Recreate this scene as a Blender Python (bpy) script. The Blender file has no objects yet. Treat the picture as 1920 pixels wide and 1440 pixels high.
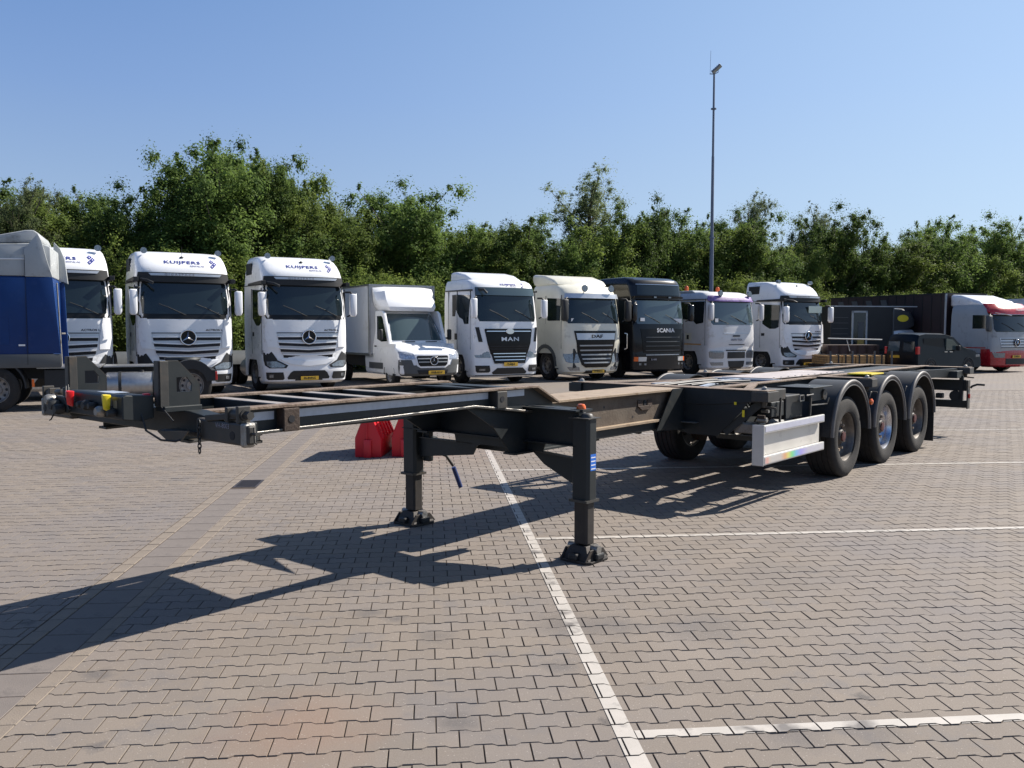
import bpy, bmesh, math, random
import numpy as np
from mathutils import Vector, Matrix
random.seed(7)
R_ = math.radians
# ------------------------------------------------------------------ camera
sc = bpy.context.scene
COL = sc.collection
PITCH = 3.553; CAMH = 1.767
cam = bpy.data.cameras.new('camera'); camo = bpy.data.objects.new('camera', cam); COL.objects.link(camo)
camo.location = (0, 0, CAMH); camo.rotation_euler = (R_(90 - PITCH), 0, 0)
cam.sensor_width = 36; cam.lens = 1620 / 1920 * 36; cam.clip_end = 3000; cam.clip_start = 0.05
sc.camera = camo
# ------------------------------------------------------------------ sky, sun, exposure
SUN = Vector((0.88 * math.cos(R_(41)), 0.475 * math.cos(R_(41)), math.sin(R_(41)))).normalized()
w = bpy.data.worlds.new('World'); sc.world = w; w.use_nodes = True
nt = w.node_tree; nt.nodes.clear()
sky = nt.nodes.new('ShaderNodeTexSky'); sky.sky_type = 'NISHITA'; sky.sun_disc = False
sky.sun_elevation = R_(41); sky.sun_rotation = math.atan2(SUN.x, SUN.y)
sky.altitude = 0; sky.air_density = 1.0; sky.dust_density = 0.3; sky.ozone_density = 3.0
bg = nt.nodes.new('ShaderNodeBackground'); bg.inputs['Strength'].default_value = 0.08
out = nt.nodes.new('ShaderNodeOutputWorld')
# clear summer sky: pale blue towards the horizon, deep blue overhead; the same sky is seen and gives the light
wtc = nt.nodes.new('ShaderNodeTexCoord'); wsp = nt.nodes.new('ShaderNodeSeparateXYZ'); nt.links.new(wtc.outputs['Generated'], wsp.inputs[0])
wcr = nt.nodes.new('ShaderNodeValToRGB'); nt.links.new(wsp.outputs[2], wcr.inputs[0]); we = wcr.color_ramp.elements
ST = [(0.0, (.42, .56, .74)), (.15, (.315, .455, .70)), (.25, (.225, .37, .68)), (.36, (.150, .29, .61)), (.5, (.085, .19, .48)), (.7, (.04, .11, .32)), (1.0, (.022, .065, .20))]
we[0].position = 0; we[0].color = (*ST[0][1], 1); we[1].position = 1; we[1].color = (*ST[-1][1], 1)
for q_, c_ in ST[1:-1]: x_ = we.new(q_); x_.color = (*c_, 1)
# the whole sky pales towards the sun, which stands outside the frame on the right
wdt = nt.nodes.new('ShaderNodeVectorMath'); wdt.operation = 'DOT_PRODUCT'; wdt.inputs[1].default_value = SUN; nt.links.new(wtc.outputs['Generated'], wdt.inputs[0])
wmr = nt.nodes.new('ShaderNodeMapRange'); wmr.inputs['From Min'].default_value = .12; wmr.inputs['From Max'].default_value = .84; wmr.inputs['To Max'].default_value = 1.0; nt.links.new(wdt.outputs['Value'], wmr.inputs['Value'])
wpw = nt.nodes.new('ShaderNodeMath'); wpw.operation = 'POWER'; wpw.inputs[1].default_value = 1.7; nt.links.new(wmr.outputs[0], wpw.inputs[0])
wgl = nt.nodes.new('ShaderNodeVectorMath'); wgl.operation = 'SCALE'; wgl.inputs[0].default_value = (.27, .32, .31); nt.links.new(wpw.outputs[0], wgl.inputs['Scale'])
wad = nt.nodes.new('ShaderNodeVectorMath'); wad.operation = 'ADD'; nt.links.new(wcr.outputs[0], wad.inputs[0]); nt.links.new(wgl.outputs[0], wad.inputs[1])
wsc = nt.nodes.new('ShaderNodeVectorMath'); wsc.operation = 'SCALE'; wsc.inputs['Scale'].default_value = 6.1; nt.links.new(wad.outputs[0], wsc.inputs[0])
wmx = nt.nodes.new('ShaderNodeMix'); wmx.data_type = 'RGBA'; wmx.inputs[0].default_value = .90; wmx.clamp_result = False
nt.links.new(sky.outputs[0], wmx.inputs[6]); nt.links.new(wsc.outputs[0], wmx.inputs[7])
nt.links.new(wmx.outputs[2], bg.inputs[0]); nt.links.new(bg.outputs[0], out.inputs[0])
sl = bpy.data.lights.new('sun', 'SUN'); sl.energy = 4.6; sl.angle = R_(0.53); sl.color = (1.0, 0.93, 0.84)
so = bpy.data.objects.new('sun', sl); COL.objects.link(so); so.rotation_euler = SUN.to_track_quat('Z', 'Y').to_euler()
sc.view_settings.view_transform = 'Standard'; sc.view_settings.look = 'None'
sc.view_settings.exposure = 1.0; sc.view_settings.gamma = 1; sc.view_settings.use_curve_mapping = False

# ------------------------------------------------------------------ materials
MC = {}
def mat(name, col, rough=0.5, metal=0.0, var=0.0, vscale=3.0, bump=0.0, bscale=40.0, dirt=None, dirt_amt=0.0, dscale=2.5,
        spec=0.5, coat=0.0, emis=None, speck=None, alpha=None):
    if name in MC: return MC[name]
    m = bpy.data.materials.new(name); m.use_nodes = True; n = m.node_tree; p = n.nodes['Principled BSDF']
    p.inputs['Base Color'].default_value = (*col, 1); p.inputs['Roughness'].default_value = rough
    p.inputs['Metallic'].default_value = metal; p.inputs['Specular IOR Level'].default_value = spec
    p.inputs['Coat Weight'].default_value = coat; p.inputs['Coat Roughness'].default_value = 0.05
    if emis: p.inputs['Emission Color'].default_value = (*emis[0], 1); p.inputs['Emission Strength'].default_value = emis[1]
    cur = None
    tc = n.nodes.new('ShaderNodeTexCoord')
    def rgb(c):
        r = n.nodes.new('ShaderNodeRGB'); r.outputs[0].default_value = (*c, 1); return r.outputs[0]
    def noise(scale, detail=4, rgh=0.6):
        t = n.nodes.new('ShaderNodeTexNoise'); t.inputs['Scale'].default_value = scale; t.inputs['Detail'].default_value = detail
        t.inputs['Roughness'].default_value = rgh; n.links.new(tc.outputs['Object'], t.inputs['Vector']); return t.outputs['Fac']
    def ramp(x, a, b):
        r = n.nodes.new('ShaderNodeMapRange'); r.inputs['From Min'].default_value = a; r.inputs['From Max'].default_value = b
        n.links.new(x, r.inputs['Value']); return r.outputs[0]
    def mix(f, a, b, mode='MIX'):
        x = n.nodes.new('ShaderNodeMix'); x.data_type = 'RGBA'; x.blend_type = mode
        if isinstance(f, float): x.inputs[0].default_value = f
        else: n.links.new(f, x.inputs[0])
        n.links.new(a, x.inputs[6]); n.links.new(b, x.inputs[7]); return x.outputs[2]
    if var or dirt:
        cur = rgb(col)
        if var:
            f = ramp(noise(vscale), 0.3, 0.7)
            cur = mix(f, rgb(tuple(c * (1 - var) for c in col)), rgb(tuple(min(1, c * (1 + var)) for c in col)))
        if dirt:
            f = ramp(noise(dscale, 8, 0.7), 0.62 - dirt_amt * 0.3, 0.72)
            cur = mix(f, cur, rgb(dirt))
        n.links.new(cur, p.inputs['Base Color'])
        rr = n.nodes.new('ShaderNodeMapRange'); rr.inputs['To Min'].default_value = max(0, rough - 0.08); rr.inputs['To Max'].default_value = min(1, rough + 0.12)
        n.links.new(noise(vscale * 2), rr.inputs['Value']); n.links.new(rr.outputs[0], p.inputs['Roughness'])
    if bump:
        b = n.nodes.new('ShaderNodeBump'); b.inputs['Strength'].default_value = bump; b.inputs['Distance'].default_value = 0.01
        n.links.new(noise(bscale, 5), b.inputs['Height']); n.links.new(b.outputs[0], p.inputs['Normal'])
    if alpha is not None: p.inputs['Alpha'].default_value = alpha
    MC[name] = m; return m

M_white = mat('white_paint', (.77, .78, .79), .28, var=.03, coat=.4, dirt=(.5, .48, .44), dirt_amt=.05)
M_white2 = mat('white_paint_older', (.60, .60, .60), .4, var=.05, coat=.2, dirt=(.42, .38, .33), dirt_amt=.22)
M_cream = mat('cream_paint', (.64, .62, .52), .35, var=.04, coat=.3, dirt=(.45, .42, .34), dirt_amt=.12)
M_blackp = mat('black_paint', (.005, .005, .007), .22, coat=.25, spec=.3)
M_navy = mat('dark_blue_paint', (.003, .006, .010), .35, coat=.08, spec=.2, var=.1)
M_bluep = mat('blue_paint', (.002, .030, .135), .45, spec=.3, coat=.05, var=.08, dirt=(.02, .05, .16), dirt_amt=.2)
M_redp = mat('red_paint', (.42, .015, .02), .25, coat=.5, var=.06)
M_greyp = mat('grey_paint', (.075, .08, .082), .5, var=.08)
M_greyl = mat('light_grey_paint', (.36, .38, .385), .4, var=.06, dirt=(.2, .2, .19), dirt_amt=.2)
M_silver = mat('silver_paint', (.5, .52, .55), .3, .5, var=.05)
M_purple = mat('purple_visor', (.19, .12, .30), .4, var=.5, vscale=6)
M_box = mat('box_body_white', (.52, .53, .54), .5, var=.03, dirt=(.42, .41, .39), dirt_amt=.15)
M_boxdark = mat('black_box_panel', (.009, .010, .011), .5, var=.15)
M_maroon = mat('dark_red_curtain', (.026, .013, .014), .55, var=.25, vscale=1.2)
M_glass = mat('tinted_glass', (.010, .017, .020), .06, spec=.5, coat=.15)
M_glass2 = mat('light_glass', (.05, .075, .08), .08, spec=.9, coat=.4)
M_black = mat('black_plastic', (.011, .012, .013), .55, var=.15, vscale=12)
M_blackg = mat('black_gloss_grille', (.005, .0055, .006), .35, spec=.3)
M_slot = mat('grille_slot', (.004, .005, .009), .6)
M_chrome = mat('chrome', (.75, .76, .78), .15, 1.0)
M_alu = mat('aluminium', (.36, .36, .36), .36, .85, var=.12, vscale=9, bump=.15, bscale=60)
M_lamp = mat('headlamp_glass', (.22, .24, .26), .12, .5, spec=.8, var=.4, vscale=25)
M_orange = mat('orange_lens', (.75, .13, .01), .2, coat=.5)
M_redlens = mat('red_lens', (.45, .01, .01), .2, coat=.5)
M_plate = mat('yellow_plate', (.70, .42, .03), .45)
M_ink = mat('black_ink', (.01, .01, .01), .6)
M_inkblue = mat('blue_ink', (.02, .03, .22), .45)
M_inkgrey = mat('grey_ink', (.22, .22, .26), .45)
M_inkwhite = mat('white_ink', (.75, .75, .75), .45)
M_rubber = mat('tyre_rubber', (.018, .0165, .0155), .85, var=.25, vscale=8, bump=.3, bscale=90, dirt=(.045, .038, .032), dirt_amt=.35, dscale=6)
M_rim = mat('grey_rim', (.22, .21, .20), .5, .6, var=.3, vscale=14)
M_frame = mat('dark_green_frame_paint', (.009, .013, .0145), .5, var=.2, vscale=5, bump=.07, bscale=30, dirt=(.028, .022, .017), dirt_amt=.18, dscale=5)
M_frame2 = mat('grey_frame_paint', (.042, .040, .036), .5, var=.25, vscale=9, bump=.08, bscale=45, dirt=(.07, .05, .032), dirt_amt=.4, dscale=9)
M_rustdark = mat('dark_rust_steel', (.045, .028, .019), .75, var=.3, vscale=14, bump=.5, bscale=60, dirt=(.035, .022, .016), dirt_amt=.5, dscale=12)
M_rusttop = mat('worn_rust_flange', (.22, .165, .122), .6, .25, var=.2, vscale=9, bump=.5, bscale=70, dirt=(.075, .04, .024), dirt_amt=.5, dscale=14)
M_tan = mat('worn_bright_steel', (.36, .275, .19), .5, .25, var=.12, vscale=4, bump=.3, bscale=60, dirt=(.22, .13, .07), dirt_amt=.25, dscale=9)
M_beam = mat('dusty_brown_beam', (.095, .073, .052), .75, var=.22, vscale=3, bump=.35, bscale=40, dirt=(.05, .031, .018), dirt_amt=.45, dscale=3.5)
M_legdark = mat('grimy_leg_steel', (.024, .019, .016), .65, var=.3, vscale=9, dirt=(.05, .034, .022), dirt_amt=.35, dscale=8)
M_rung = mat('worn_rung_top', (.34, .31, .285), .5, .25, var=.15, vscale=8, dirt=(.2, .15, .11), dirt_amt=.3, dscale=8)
M_steel = mat('bare_steel', (.30, .29, .27), .42, .7, var=.25, vscale=20, bump=.3, bscale=60, dirt=(.12, .09, .06), dirt_amt=.35, dscale=10)
M_tape = mat('silver_reflective_tape', (.42, .47, .55), .3, .15, var=.08, vscale=20)
M_guardalu = mat('side_guard_aluminium', (.62, .61, .58), .33, .35, var=.06, vscale=6, dirt=(.36, .34, .30), dirt_amt=.12, dscale=7)
M_mud = mat('mudguard_plastic', (.022, .024, .027), .5, var=.1, vscale=7, dirt=(.045, .043, .041), dirt_amt=.25, dscale=6)
M_mudedge = mat('scuffed_mudguard_edge', (.095, .088, .085), .55, var=.2, vscale=9)
M_hubred = mat('red_hub_paint', (.07, .012, .011), .6, var=.4, vscale=20)
M_hubdark = mat('dirty_hub', (.045, .038, .034), .6, var=.3, vscale=20)
M_yellow = mat('yellow_plastic', (.80, .62, .02), .4, coat=.3)
M_redpl = mat('red_plastic', (.70, .02, .025), .35, coat=.3)
M_barrier = mat('red_barrier_plastic', (.62, .015, .025), .42, var=.06)
M_hose = mat('black_hose', (.012, .012, .013), .5)
M_bluegrip = mat('blue_grip', (.02, .04, .14), .5)
M_sticker = mat('blue_sticker', (.02, .14, .55), .4)
M_mast = mat('galvanised_mast', (.16, .18, .23), .5, .4, var=.1)
M_wood = mat('timber', (.42, .24, .09), .75, var=.3, vscale=7, dirt=(.2, .13, .07), dirt_amt=.3)
M_bark = mat('bark', (.10, .085, .065), .9, var=.3, vscale=9, bump=.6, bscale=25)
M_brick = mat('drain_edge_brick', (.19, .158, .127), .85, var=.1, vscale=3, bump=.4, bscale=120, dirt=(.12, .105, .09), dirt_amt=.15)
M_slab = mat('drain_slab_concrete', (.150, .130, .117), .85, var=.10, vscale=4, bump=.35, bscale=150, dirt=(.08, .072, .068), dirt_amt=.2, dscale=3)
M_iron = mat('cast_iron', (.06, .055, .06), .6, .5, var=.2)
M_rainbow = None
def rainbow():
    m = bpy.data.materials.new('prismatic_reflective_tape'); m.use_nodes = True; n = m.node_tree; p = n.nodes['Principled BSDF']
    tc = n.nodes.new('ShaderNodeTexCoord'); sp = n.nodes.new('ShaderNodeSeparateXYZ'); n.links.new(tc.outputs['Object'], sp.inputs[0])
    cr = n.nodes.new('ShaderNodeValToRGB'); e = cr.color_ramp.elements
    st = [(0, (.60, .50, .46)), (.05, (.75, .40, .34)), (.08, (.66, .58, .50)), (.12, (.60, .58, .55)), (.25, (.60, .56, .52)), (.32, (.78, .42, .22)), (.37, (.74, .70, .22)), (.43, (.22, .72, .30)),
          (.50, (.22, .52, .80)), (.58, (.42, .38, .82)), (.70, (.58, .57, .66)), (1, (.60, .60, .62))]
    e[0].position = 0; e[0].color = (*st[0][1], 1); e[1].position = 1; e[1].color = (*st[-1][1], 1)
    for q, c in st[1:-1]: x = e.new(q); x.color = (*c, 1)
    mr = n.nodes.new('ShaderNodeMapRange'); mr.inputs['From Min'].default_value = 5.72; mr.inputs['From Max'].default_value = 7.28
    n.links.new(sp.outputs[0], mr.inputs['Value']); n.links.new(mr.outputs[0], cr.inputs[0]); n.links.new(cr.outputs[0], p.inputs['Base Color'])
    p.inputs['Roughness'].default_value = .3; p.inputs['Metallic'].default_value = .2
    return m
M_rainbow = rainbow()
M_tape2 = mat('pale_violet_reflective_tape', (.55, .56, .66), .3, .2, var=.08, vscale=8)

# ------------------------------------------------------------------ mesh helpers
class MB:
    def __init__(s, flip=False): s.v = []; s.f = []; s.flip = flip
    def add(s, vs, fs):
        o = len(s.v); s.v += [tuple(v) for v in vs]; s.f += [tuple(i + o for i in f) for f in fs]; return s
    def box(s, x0, x1, y0, y1, z0, z1):
        return s.add([(x, y, z) for x in (x0, x1) for y in (y0, y1) for z in (z0, z1)],
                     [(0, 1, 3, 2), (4, 6, 7, 5), (0, 4, 5, 1), (2, 3, 7, 6), (0, 2, 6, 4), (1, 5, 7, 3)])
    def prism(s, pts, axis, a, b):
        n = len(pts)
        def P(p, t):
            if axis == 'x': return (t, p[0], p[1])
            if axis == 'y': return (p[0], t, p[1])
            return (p[0], p[1], t)
        vs = [P(p, a) for p in pts] + [P(p, b) for p in pts]
        fs = [tuple(range(n))[::-1], tuple(range(n, 2 * n))] + [(i, (i + 1) % n, (i + 1) % n + n, i + n) for i in range(n)]
        return s.add(vs, fs)
    def loft(s, rings, closed=True, cap=True):
        n = len(rings[0]); vs = [p for r in rings for p in r]; fs = []
        for k in range(len(rings) - 1):
            for i in range(n if closed else n - 1):
                j = (i + 1) % n; fs.append((k * n + i, k * n + j, (k + 1) * n + j, (k + 1) * n + i))
        if cap and closed: fs += [tuple(range(n))[::-1], tuple(range((len(rings) - 1) * n, len(rings) * n))]
        return s.add(vs, fs)
    def cyl(s, p0, p1, r0, r1=None, n=12):
        r1 = r0 if r1 is None else r1; a = Vector(p0); b = Vector(p1); d = (b - a).normalized()
        u = d.orthogonal().normalized(); w_ = d.cross(u)
        return s.loft([[c + (u * math.cos(2 * math.pi * i / n) + w_ * math.sin(2 * math.pi * i / n)) * r for i in range(n)] for c, r in ((a, r0), (b, r1))])
    def tube(s, path, r, n=8, closed=False):
        P = [Vector(p) for p in path]; rings = []; N = len(P); u = None
        for i, p in enumerate(P):
            d = (P[min(i + 1, N - 1)] - P[max(i - 1, 0)])
            if closed: d = P[(i + 1) % N] - P[i - 1]
            d.normalize()
            u = d.orthogonal().normalized() if u is None else (u - d * u.dot(d)).normalized()
            w_ = d.cross(u); rr = r[i] if isinstance(r, (list, tuple)) else r
            rings.append([p + (u * math.cos(2 * math.pi * k / n) + w_ * math.sin(2 * math.pi * k / n)) * rr for k in range(n)])
        if closed: rings.append(rings[0]); return s.loft(rings, True, False)
        return s.loft(rings)
    def lathe(s, prof, c, axis='y', n=32, closed=False):
        rings = []
        for r, h in prof:
            ring = []
            for i in range(n):
                a = 2 * math.pi * i / n
                if axis == 'y': ring.append((c[0] + r * math.cos(a), c[1] + h, c[2] + r * math.sin(a)))
                elif axis == 'x': ring.append((c[0] + h, c[1] + r * math.cos(a), c[2] + r * math.sin(a)))
                else: ring.append((c[0] + r * math.cos(a), c[1] + r * math.sin(a), c[2] + h))
            rings.append(ring)
        if closed: rings.append(rings[0]); return s.loft(rings, True, False)
        return s.loft(rings)
    def bar(s, p0, p1, w_, h):
        a = Vector(p0); b = Vector(p1); d = (b - a).normalized(); up = Vector((0, 0, 1))
        if abs(d.z) > .95: up = Vector((0, 1, 0))
        x = d.cross(up).normalized(); y = x.cross(d)
        return s.loft([[c + x * i * w_ / 2 + y * j * h / 2 for i, j in ((-1, -1), (1, -1), (1, 1), (-1, 1))] for c in (a, b)])
    def mesh(s, name, m, bevel=0, smooth=None, fix=True, seg=2):
        V = [(v[0], -v[1], v[2]) for v in s.v] if s.flip else s.v
        me = bpy.data.meshes.new(name); me.from_pydata(V, [], s.f)
        if fix or bevel:
            bm = bmesh.new(); bm.from_mesh(me)
            if fix: bmesh.ops.recalc_face_normals(bm, faces=bm.faces)
            if bevel:
                es = [e for e in bm.edges if len(e.link_faces) == 2 and e.calc_face_angle(0) > .5]
                bmesh.ops.bevel(bm, geom=es, offset=bevel, segments=seg, affect='EDGES', profile=.5, clamp_overlap=True)
            bm.to_mesh(me); bm.free()
        if m: me.materials.append(m)
        if smooth is not None:
            me.polygons.foreach_set('use_smooth', [True] * len(me.polygons))
            me.set_sharp_from_angle(angle=R_(smooth))
        me.update(); return me
    def build(s, name, m, parent=None, bevel=0, smooth=None, fix=True, loc=None):
        me = s.mesh(name, m, bevel, smooth, fix); return link(name, me, parent, loc)
def link(name, me, parent=None, loc=None, rot=None, scale=None):
    o = bpy.data.objects.new(name, me); COL.objects.link(o)
    if parent: o.parent = parent
    if loc is not None: o.location = loc
    if rot is not None: o.rotation_euler = rot
    if scale is not None: o.scale = scale
    return o
def thing(name, label, cat, loc=(0, 0, 0), rotz=0, group=None):
    o = bpy.data.objects.new(name, None); COL.objects.link(o); o.location = loc; o.rotation_euler = (0, 0, rotz)
    o.empty_display_size = .2; o['label'] = label; o['category'] = cat
    if group: o['group'] = group
    return o
def tag(o, label, cat, group=None):
    o['label'] = label; o['category'] = cat
    if group: o['group'] = group
    return o
def copy_tree(o, parent=None):
    c = o.copy(); COL.objects.link(c)
    if parent: c.parent = parent
    for ch in list(o.children): copy_tree(ch, c)
    return c
def text(name, s_, m, parent, loc, size, rot=(R_(90), 0, 0), xs=1.0, ext=.003, bold=0.0, align='CENTER', space=1.0):
    cu = bpy.data.curves.new(name, 'FONT'); cu.body = s_; cu.size = size; cu.extrude = ext; cu.offset = bold; cu.resolution_u = 2
    cu.align_x = align; cu.align_y = 'CENTER'; cu.space_character = space
    t = bpy.data.objects.new('tmp', cu); COL.objects.link(t)
    bpy.context.view_layer.update()
    me = bpy.data.meshes.new_from_object(t.evaluated_get(bpy.context.evaluated_depsgraph_get()))
    bpy.data.objects.remove(t); me.materials.clear(); me.materials.append(m)
    return link(name, me, parent, loc, rot, (xs, 1, 1))
def lerp_table(tab, z, k):
    if z <= tab[0][0]: return tab[0][k]
    for a, b in zip(tab, tab[1:]):
        if z <= b[0]:
            t = (z - a[0]) / (b[0] - a[0]); return a[k] + (b[k] - a[k]) * t
    return tab[-1][k]
# ------------------------------------------------------------------ ground, paving, drain, markings
YAW = R_(5.44); cy_, sy_ = math.cos(YAW), math.sin(YAW)
def uvw(u, v): return (u * cy_ - v * sy_, u * sy_ + v * cy_)
def struct(o, label=None):
    o['kind'] = 'structure'
    if label: o['label'] = label
    return o
struct(MB().add([(-700, -300, -.06), (700, -300, -.06), (700, 1200, -.06), (-700, 1200, -.06)], [(0, 1, 2, 3)]).build('ground', mat('soil_and_grass', (.055, .065, .03), .95, var=.4, vscale=.6), fix=False),
       'rough grass and soil reaching to the horizon behind the yard')

def paving_material(name, far=False):
    m = bpy.data.materials.new(name); m.use_nodes = True; n = m.node_tree; p = n.nodes['Principled BSDF']; L = n.links.new
    geo = n.nodes.new('ShaderNodeNewGeometry'); pos = geo.outputs['Position']
    def N(t, **k):
        x = n.nodes.new(t)
        for a, b in k.items():
            if a in x.inputs.keys() if hasattr(x.inputs, 'keys') else False: x.inputs[a].default_value = b
            else: setattr(x, a, b)
        return x
    def noise(s, d=4, r=.6, vec=pos):
        t = n.nodes.new('ShaderNodeTexNoise'); t.inputs['Scale'].default_value = s; t.inputs['Detail'].default_value = d; t.inputs['Roughness'].default_value = r
        L(vec, t.inputs['Vector']); return t
    def mr(x, a, b, c=0, d=1):
        r = n.nodes.new('ShaderNodeMapRange'); r.inputs['From Min'].default_value = a; r.inputs['From Max'].default_value = b
        r.inputs['To Min'].default_value = c; r.inputs['To Max'].default_value = d; L(x, r.inputs['Value']); return r.outputs[0]
    def mix(f, a, b, mode='MIX'):
        x = n.nodes.new('ShaderNodeMix'); x.data_type = 'RGBA'; x.blend_type = mode
        if isinstance(f, (int, float)): x.inputs[0].default_value = f
        else: L(f, x.inputs[0])
        for s_, i in ((a, 6), (b, 7)):
            if isinstance(s_, tuple): x.inputs[i].default_value = (*s_, 1)
            else: L(s_, x.inputs[i])
        return x.outputs[2]
    def math_(op, a, b=0.0):
        x = n.nodes.new('ShaderNodeMath'); x.operation = op
        for i, s_ in enumerate((a, b)):
            if isinstance(s_, (int, float)): x.inputs[i].default_value = s_
            else: L(s_, x.inputs[i])
        return x.outputs[0]
    base = (.176, .148, .122)
    if far:
        tint = noise(7, 2).outputs['Fac']
    else:
        at = n.nodes.new('ShaderNodeAttribute'); at.attribute_name = 'tint'
        oi = n.nodes.new('ShaderNodeObjectInfo')
        tint = math_('FRACT', math_('ADD', at.outputs['Fac'], oi.outputs['Random']))
    c = mix(tint, tuple(x * .91 for x in base), tuple(x * 1.08 for x in base))
    # a few cooler and a few warmer stones
    t2 = math_('FRACT', math_('MULTIPLY', tint, 7.31))
    c = mix(mr(t2, .82, .98, 0, .2), c, (0.165, 0.155, 0.155))
    c = mix(mr(t2, .18, .02, 0, .2), c, (0.218, 0.175, 0.135))
    # broad wear and soot patches
    c = mix(mr(noise(.45, 5).outputs['Fac'], .47, .66, 0, .75), c, (0.149, 0.135, 0.132))
    c = mix(mr(noise(1.7, 7, .75).outputs['Fac'], .53, .64, 0, .62), c, (0.132, 0.122, 0.119))
    c = mix(mr(noise(.8, 4, .6).outputs['Fac'], .42, .25, 0, .35), c, (0.244, 0.215, 0.191))
    # rust-coloured stain in the foreground
    px, py = -0.75, 3.86
    dv = n.nodes.new('ShaderNodeVectorMath'); dv.operation = 'DISTANCE'; dv.inputs[1].default_value = (px, py, 0)
    nz = noise(5, 4); ad = n.nodes.new('ShaderNodeVectorMath'); ad.operation = 'MULTIPLY_ADD'
    L(nz.outputs['Color'], ad.inputs[0]); ad.inputs[1].default_value = (.4, .25, 0); L(pos, ad.inputs[2]); L(ad.outputs[0], dv.inputs[0])
    c = mix(mr(dv.outputs['Value'], .50, .12, 0, .42), c, (0.218, 0.122, 0.076))
    # oil spots and rubber scuffs
    nz2 = noise(9, 3); ad2 = n.nodes.new('ShaderNodeVectorMath'); ad2.operation = 'MULTIPLY_ADD'
    L(nz2.outputs['Color'], ad2.inputs[0]); ad2.inputs[1].default_value = (.16, .16, 0); L(pos, ad2.inputs[2])
    vo = n.nodes.new('ShaderNodeTexVoronoi'); vo.inputs['Scale'].default_value = 1.5; L(ad2.outputs[0], vo.inputs['Vector'])
    sep = n.nodes.new('ShaderNodeSeparateColor'); L(vo.outputs['Color'], sep.inputs[0])
    spot = math_('MULTIPLY', mr(vo.outputs['Distance'], .085, .035), mr(sep.outputs[0], .45, .55))
    c = mix(math_('MULTIPLY', spot, .75), c, (0.056, 0.051, 0.050))
    # tyre scuffs and soot patches seen on the yard
    for (qx, qy, r0, r1, am) in ((.33, 5.10, .06, .28, .6), (.62, 5.08, .06, .24, .55), (1.15, 5.10, .08, .36, .45), (1.25, 3.68, .06, .20, .55), (1.58, 3.70, .06, .2, .5), (-.25, 3.80, .03, .12, .8), (-.9, 5.31, .03, .13, .7), (-.72, 5.2, .02, .09, .8), (-2.14, 4.34, .03, .10, .75), (-2.85, 5.98, .06, .2, .4), (3.4, 4.9, .1, .6, .4), (1.9, 6.1, .1, .5, .35), (.25, 4.45, .03, .12, .6), (-1.77, 3.57, .02, .06, .8), (-1.2, 5.9, .05, .25, .4), (-.45, 4.9, .04, .14, .5)):
        dq = n.nodes.new('ShaderNodeVectorMath'); dq.operation = 'DISTANCE'; dq.inputs[1].default_value = (qx + .08, qy + .08, 0); L(ad2.outputs[0], dq.inputs[0])
        c = mix(mr(dq.outputs['Value'], r1, r0, 0, am), c, (.085, .078, .076))
    # exposed aggregate
    v2 = n.nodes.new('ShaderNodeTexVoronoi'); v2.inputs['Scale'].default_value = 85; L(pos, v2.inputs['Vector'])
    s2 = n.nodes.new('ShaderNodeSeparateColor'); L(v2.outputs['Color'], s2.inputs[0])
    sp = math_('MULTIPLY', mr(v2.outputs['Distance'], .30, .18), mr(s2.outputs[1], .86, .90))
    c = mix(math_('MULTIPLY', sp, .55), c, (0.409, 0.370, 0.330))
    c = mix(mr(noise(160, 2, .6).outputs['Fac'], .35, .65, 0, .22), c, (0.277, 0.244, 0.218))
    c = mix(mr(noise(260, 2, .6).outputs['Fac'], .55, .70, 0, .35), c, (0.106, 0.089, 0.079))
    if far:
        mp = n.nodes.new('ShaderNodeMapping'); mp.inputs['Rotation'].default_value = (0, 0, -YAW); L(pos, mp.inputs['Vector'])
        br = n.nodes.new('ShaderNodeTexBrick'); br.inputs['Scale'].default_value = 1; br.inputs['Brick Width'].default_value = .2; br.inputs['Row Height'].default_value = .1427
        br.inputs['Mortar Size'].default_value = .005; br.inputs['Mortar Smooth'].default_value = .1; L(mp.outputs[0], br.inputs['Vector'])
        c = mix(br.outputs['Fac'], c, (0.066, 0.050, 0.040))
    L(c, p.inputs['Base Color']); p.inputs['Roughness'].default_value = .82; p.inputs['Specular IOR Level'].default_value = .35
    b = n.nodes.new('ShaderNodeBump'); b.inputs['Strength'].default_value = .35; b.inputs['Distance'].default_value = .004
    L(noise(140, 4, .7).outputs['Fac'], b.inputs['Height']); L(b.outputs[0], p.inputs['Normal'])
    return m
M_paver = paving_material('concrete_paver'); M_pavefar = paving_material('distant_paving', True)
VN = 24.0        # single pavers are built this far out
PW, PR = .2, .1427
bed = MB().add([(-24, -6, -.0048), (24, -6, -.0048), (24, VN + .02, -.0048), (-24, VN + .02, -.0048)], [(0, 1, 2, 3)])\
    .build('pavement', mat('joint_sand', (.050, .036, .027), .95, var=.25, vscale=5), fix=False)
bed.rotation_euler = (0, 0, YAW); struct(bed, 'sand bed and interlocking bone-shaped concrete pavers of the yard')
fx = [(-60, VN, -.004), (70, VN, -.004), (70, 62, -.004), (-60, 62, -.004), (-60, -6, -.004), (-24, -6, -.004), (-24, VN, -.004), (24, -6, -.004), (24, VN, -.004), (70, -6, -.004)]
far = MB().add(fx, [(0, 6, 8, 1, 2, 3), (4, 5, 6, 0), (7, 9, 1, 8)]).build('distant_pavement', M_pavefar, fix=False)
far.rotation_euler = (0, 0, YAW); struct(far, 'far part of the paved yard under and behind the parked trucks')

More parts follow.
